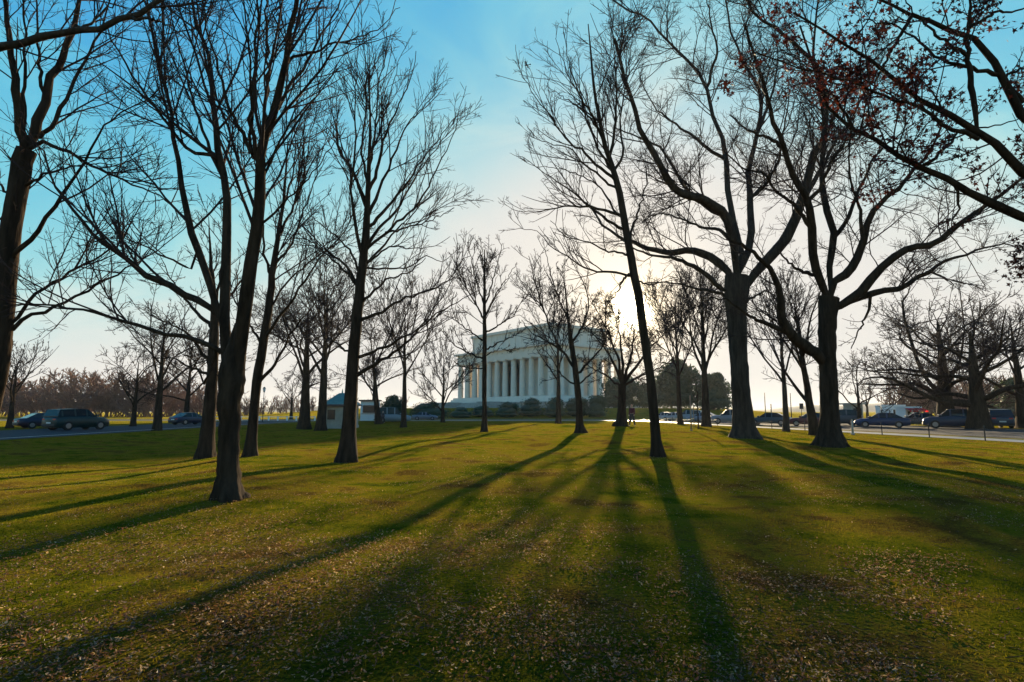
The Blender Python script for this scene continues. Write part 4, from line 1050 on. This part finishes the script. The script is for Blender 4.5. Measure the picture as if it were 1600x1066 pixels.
# ------------------------------------------------------------------ bird
def bird():
    p = P(823, 102, 34); r = empty('bird', tuple(p), 'tiny dark bird flying in the open sky between the tree crowns', 'bird')
    rings = []
    for y, q in ((-.2, .006), (-.12, .02), (-.03, .045), (.05, .042), (.10, .028), (.13, .022), (.16, .008)):
        rings.append([(q*math.cos(t), y, q*.9*math.sin(t)) for t in np.linspace(0, 2*PI, 8, endpoint=False)])
    mb = MB(); mb.loft(rings)
    for s in (-1, 1):
        mb.add([(s*.03, .07, .01), (s*.03, -.05, .01), (s*.18, -.02, .09), (s*.18, .07, .10), (s*.34, -.03, .05), (s*.03, .01, -.01), (s*.18, .02, .085)], [(0, 1, 2, 3), (3, 2, 4), (1, 5, 6, 2), (5, 0, 3, 6)])
    mb.add([(-.03, -.18, 0), (.03, -.18, 0), (.05, -.30, 0), (-.05, -.30, 0), (0, -.24, .012)], [(0, 1, 4), (1, 2, 4), (2, 3, 4), (3, 0, 4)])
    o = mb.build('body', M['black'], r); r.rotation_euler = (.1, .35, 1.1)
bird()

# ------------------------------------------------------------------ grass and fallen leaves
def hash_noise(x, y, s, seed):
    rg = np.random.RandomState(seed); z = np.zeros_like(x)
    for k in range(9):
        a = rg.uniform(0, 2*PI); f = s*rg.uniform(.5, 2.2); z += np.sin((x*math.cos(a)+y*math.sin(a))*f+rg.uniform(0, 6)+1.5*np.sin((x*math.sin(a)-y*math.cos(a))*f*.6))/(f/s)**.5
    return z/3
def on_lawn(x, y):
    e = np.interp(y, ED[:, 1], ED[:, 0]); return (x < e-2.9+2.6) & (x > -28)
def field(n, d0, d1, rng, power=1.0, half=1.0):
    u = rng.uniform(0, 1, n); Y = d0*(d1/d0)**(u**power)
    X = rng.uniform(-half, half, n)*Y*.98
    ok = on_lawn(X, Y); return X[ok], Y[ok]
def blades(name, n, d0, d1, seed, power=1.0):
    rng = np.random.RandomState(seed)
    X, Y = field(n, d0, d1, rng, power)
    n2 = .8*hash_noise(X, Y, .9, 12)+.4*hash_noise(X, Y, 3.4, 13)
    ok = rng.uniform(size=len(X)) < np.clip(.95-.75*n2, .18, 1)*np.clip(.35+Y/16, .45, 1); X, Y = X[ok], Y[ok]
    d = np.hypot(X, Y); k = len(X)
    wdt = np.maximum(.0026, d*.00038)*rng.uniform(.7, 1.4, k)
    hgt = rng.uniform(.013, .032, k)*(1+.35*hash_noise(X, Y, 1.2, 3))*(1+np.clip(d-10, 0, 60)*.004); hgt = np.clip(hgt, .015, .12)
    a = rng.uniform(0, 2*PI, k); dx, dy = np.cos(a)*wdt, np.sin(a)*wdt
    ln = rng.uniform(.2, 1.5, k)*hgt; b = rng.uniform(0, 2*PI, k); Lx, Ly = np.cos(b)*ln, np.sin(b)*ln
    z = gz(X, Y)
    V = np.empty((k, 5, 3))
    V[:, 0] = np.stack([X-dx, Y-dy, z-.004], -1); V[:, 1] = np.stack([X+dx, Y+dy, z-.004], -1)
    V[:, 2] = np.stack([X+dx*.75+Lx*.35, Y+dy*.75+Ly*.35, z+hgt*.6], -1); V[:, 3] = np.stack([X-dx*.75+Lx*.35, Y-dy*.75+Ly*.35, z+hgt*.6], -1)
    V[:, 4] = np.stack([X+Lx, Y+Ly, z+hgt*rng.uniform(.7, 1, k)], -1)
    o = (np.arange(k)*5)[:, None]
    Q = o+np.array([[0, 1, 2, 3]]); T = o+np.array([[3, 2, 4]])
    return link(name, np_mesh(name, V.reshape(-1, 3), Q, T, smooth=False), M['grass'])
tag(blades('grass', 235000, 2.6, 95, 1, .72), kind='stuff')
def dead_leaves():
    rng = np.random.RandomState(77)
    X, Y = field(230000, 2.8, 60, rng, .85)
    nz = .8*hash_noise(X, Y, .9, 12)+.7*hash_noise(X, Y, 3.4, 13)
    p = np.clip(.34+.60*nz+.22*np.clip(1.8-Y/5, 0, 1), .03, 1)*np.clip(1.25-np.hypot(X, Y)/28, .06, 1)*np.clip((14+X)/9, .25, 1)
    for o in [q for q in bpy.data.objects if q.name.split('.')[0] in ('bare_tree', 'elm_tree', 'leaning_tree') and q.location.y < 35]:
        p = np.maximum(p, .9*np.exp(-((X-o.location.x)**2+(Y-o.location.y)**2)/.7))
    keep = rng.uniform(size=len(X)) < p; X, Y = X[keep], Y[keep]; k = len(X)
    parts = []
    for v in range(5):
        rg = np.random.RandomState(v); c = rg.uniform(.3, 1.3)
        LVd = []
        for i, (yy, ww) in enumerate(((-1, .10), (.05, .50), (1, .06))):
            zc = c*.5*(yy*yy); LVd += [(-ww, yy, zc+ww*c*.7), (0, yy, zc), (ww*rg.uniform(.8, 1.1), yy, zc+ww*c*.6)]
        LVd = np.array(LVd); Q = [(i*3+j, i*3+j+1, i*3+j+4, i*3+j+3) for i in range(2) for j in range(2)]
        T = np.array([t for q in Q for t in ((q[0], q[1], q[2]), (q[0], q[2], q[3]))])
        s = slice(v, k, 5); x, y = X[s], Y[s]; m = len(x)
        sz = rng.uniform(.007, .019, m)*rng.uniform(.7, 1.15, m)*np.where(rng.uniform(size=m) < .06, 1.5, 1)
        pos = np.stack([x, y, gz(x, y)+rng.uniform(.012, .045, m)], -1)
        parts.append(scatter(LVd, T, pos, rand_rot(m, rng, .55), sz))
    V, T = join(parts)
    tag(link('fallen_leaves', np_mesh('fallen_leaves', V, T=T, smooth=False), M['leaf_dry']), kind='stuff')
    print('leaves', k)
dead_leaves()
def sticks():
    rng = np.random.RandomState(6); X, Y = field(500, 3, 22, rng); k = len(X)
    a = rng.uniform(0, 2*PI, k); ln = rng.uniform(.05, .22, k); t = np.linspace(0, 1, 4)
    q = np.zeros((k, 4, 3)); q[:, :, 0] = X[:, None]+np.cos(a)[:, None]*ln[:, None]*t; q[:, :, 1] = Y[:, None]+np.sin(a)[:, None]*ln[:, None]*t
    q[:, 1:3, :2] += rng.normal(size=(k, 2, 2))*.008; q[:, :, 2] = gz(q[:, :, 0], q[:, :, 1])+.02+rng.uniform(0, .02, (k, 4))
    V, Q = tubes(q, np.full((k, 4), .0025), 4); tag(link('fallen_twigs', np_mesh('fallen_twigs', V, Q), M['twig']), kind='stuff')
sticks()

# ------------------------------------------------------------------ haze
def haze():
    o = MB().box(-3500, 3500, -3500, 3500, -2.5, 48).build('haze', None, None)
    m = bpy.data.materials.new('haze'); m.use_nodes = True; t = m.node_tree; t.nodes.clear()
    out = t.nodes.new('ShaderNodeOutputMaterial'); v = t.nodes.new('ShaderNodeVolumePrincipled')
    v.inputs['Color'].default_value = (.93, .95, 1, 1); v.inputs['Density'].default_value = HAZE; v.inputs['Anisotropy'].default_value = .3
    t.links.new(v.outputs[0], out.inputs['Volume']); o.data.materials.append(m); tag(o, kind='stuff')
HAZE = .00012
if HAZE: haze()
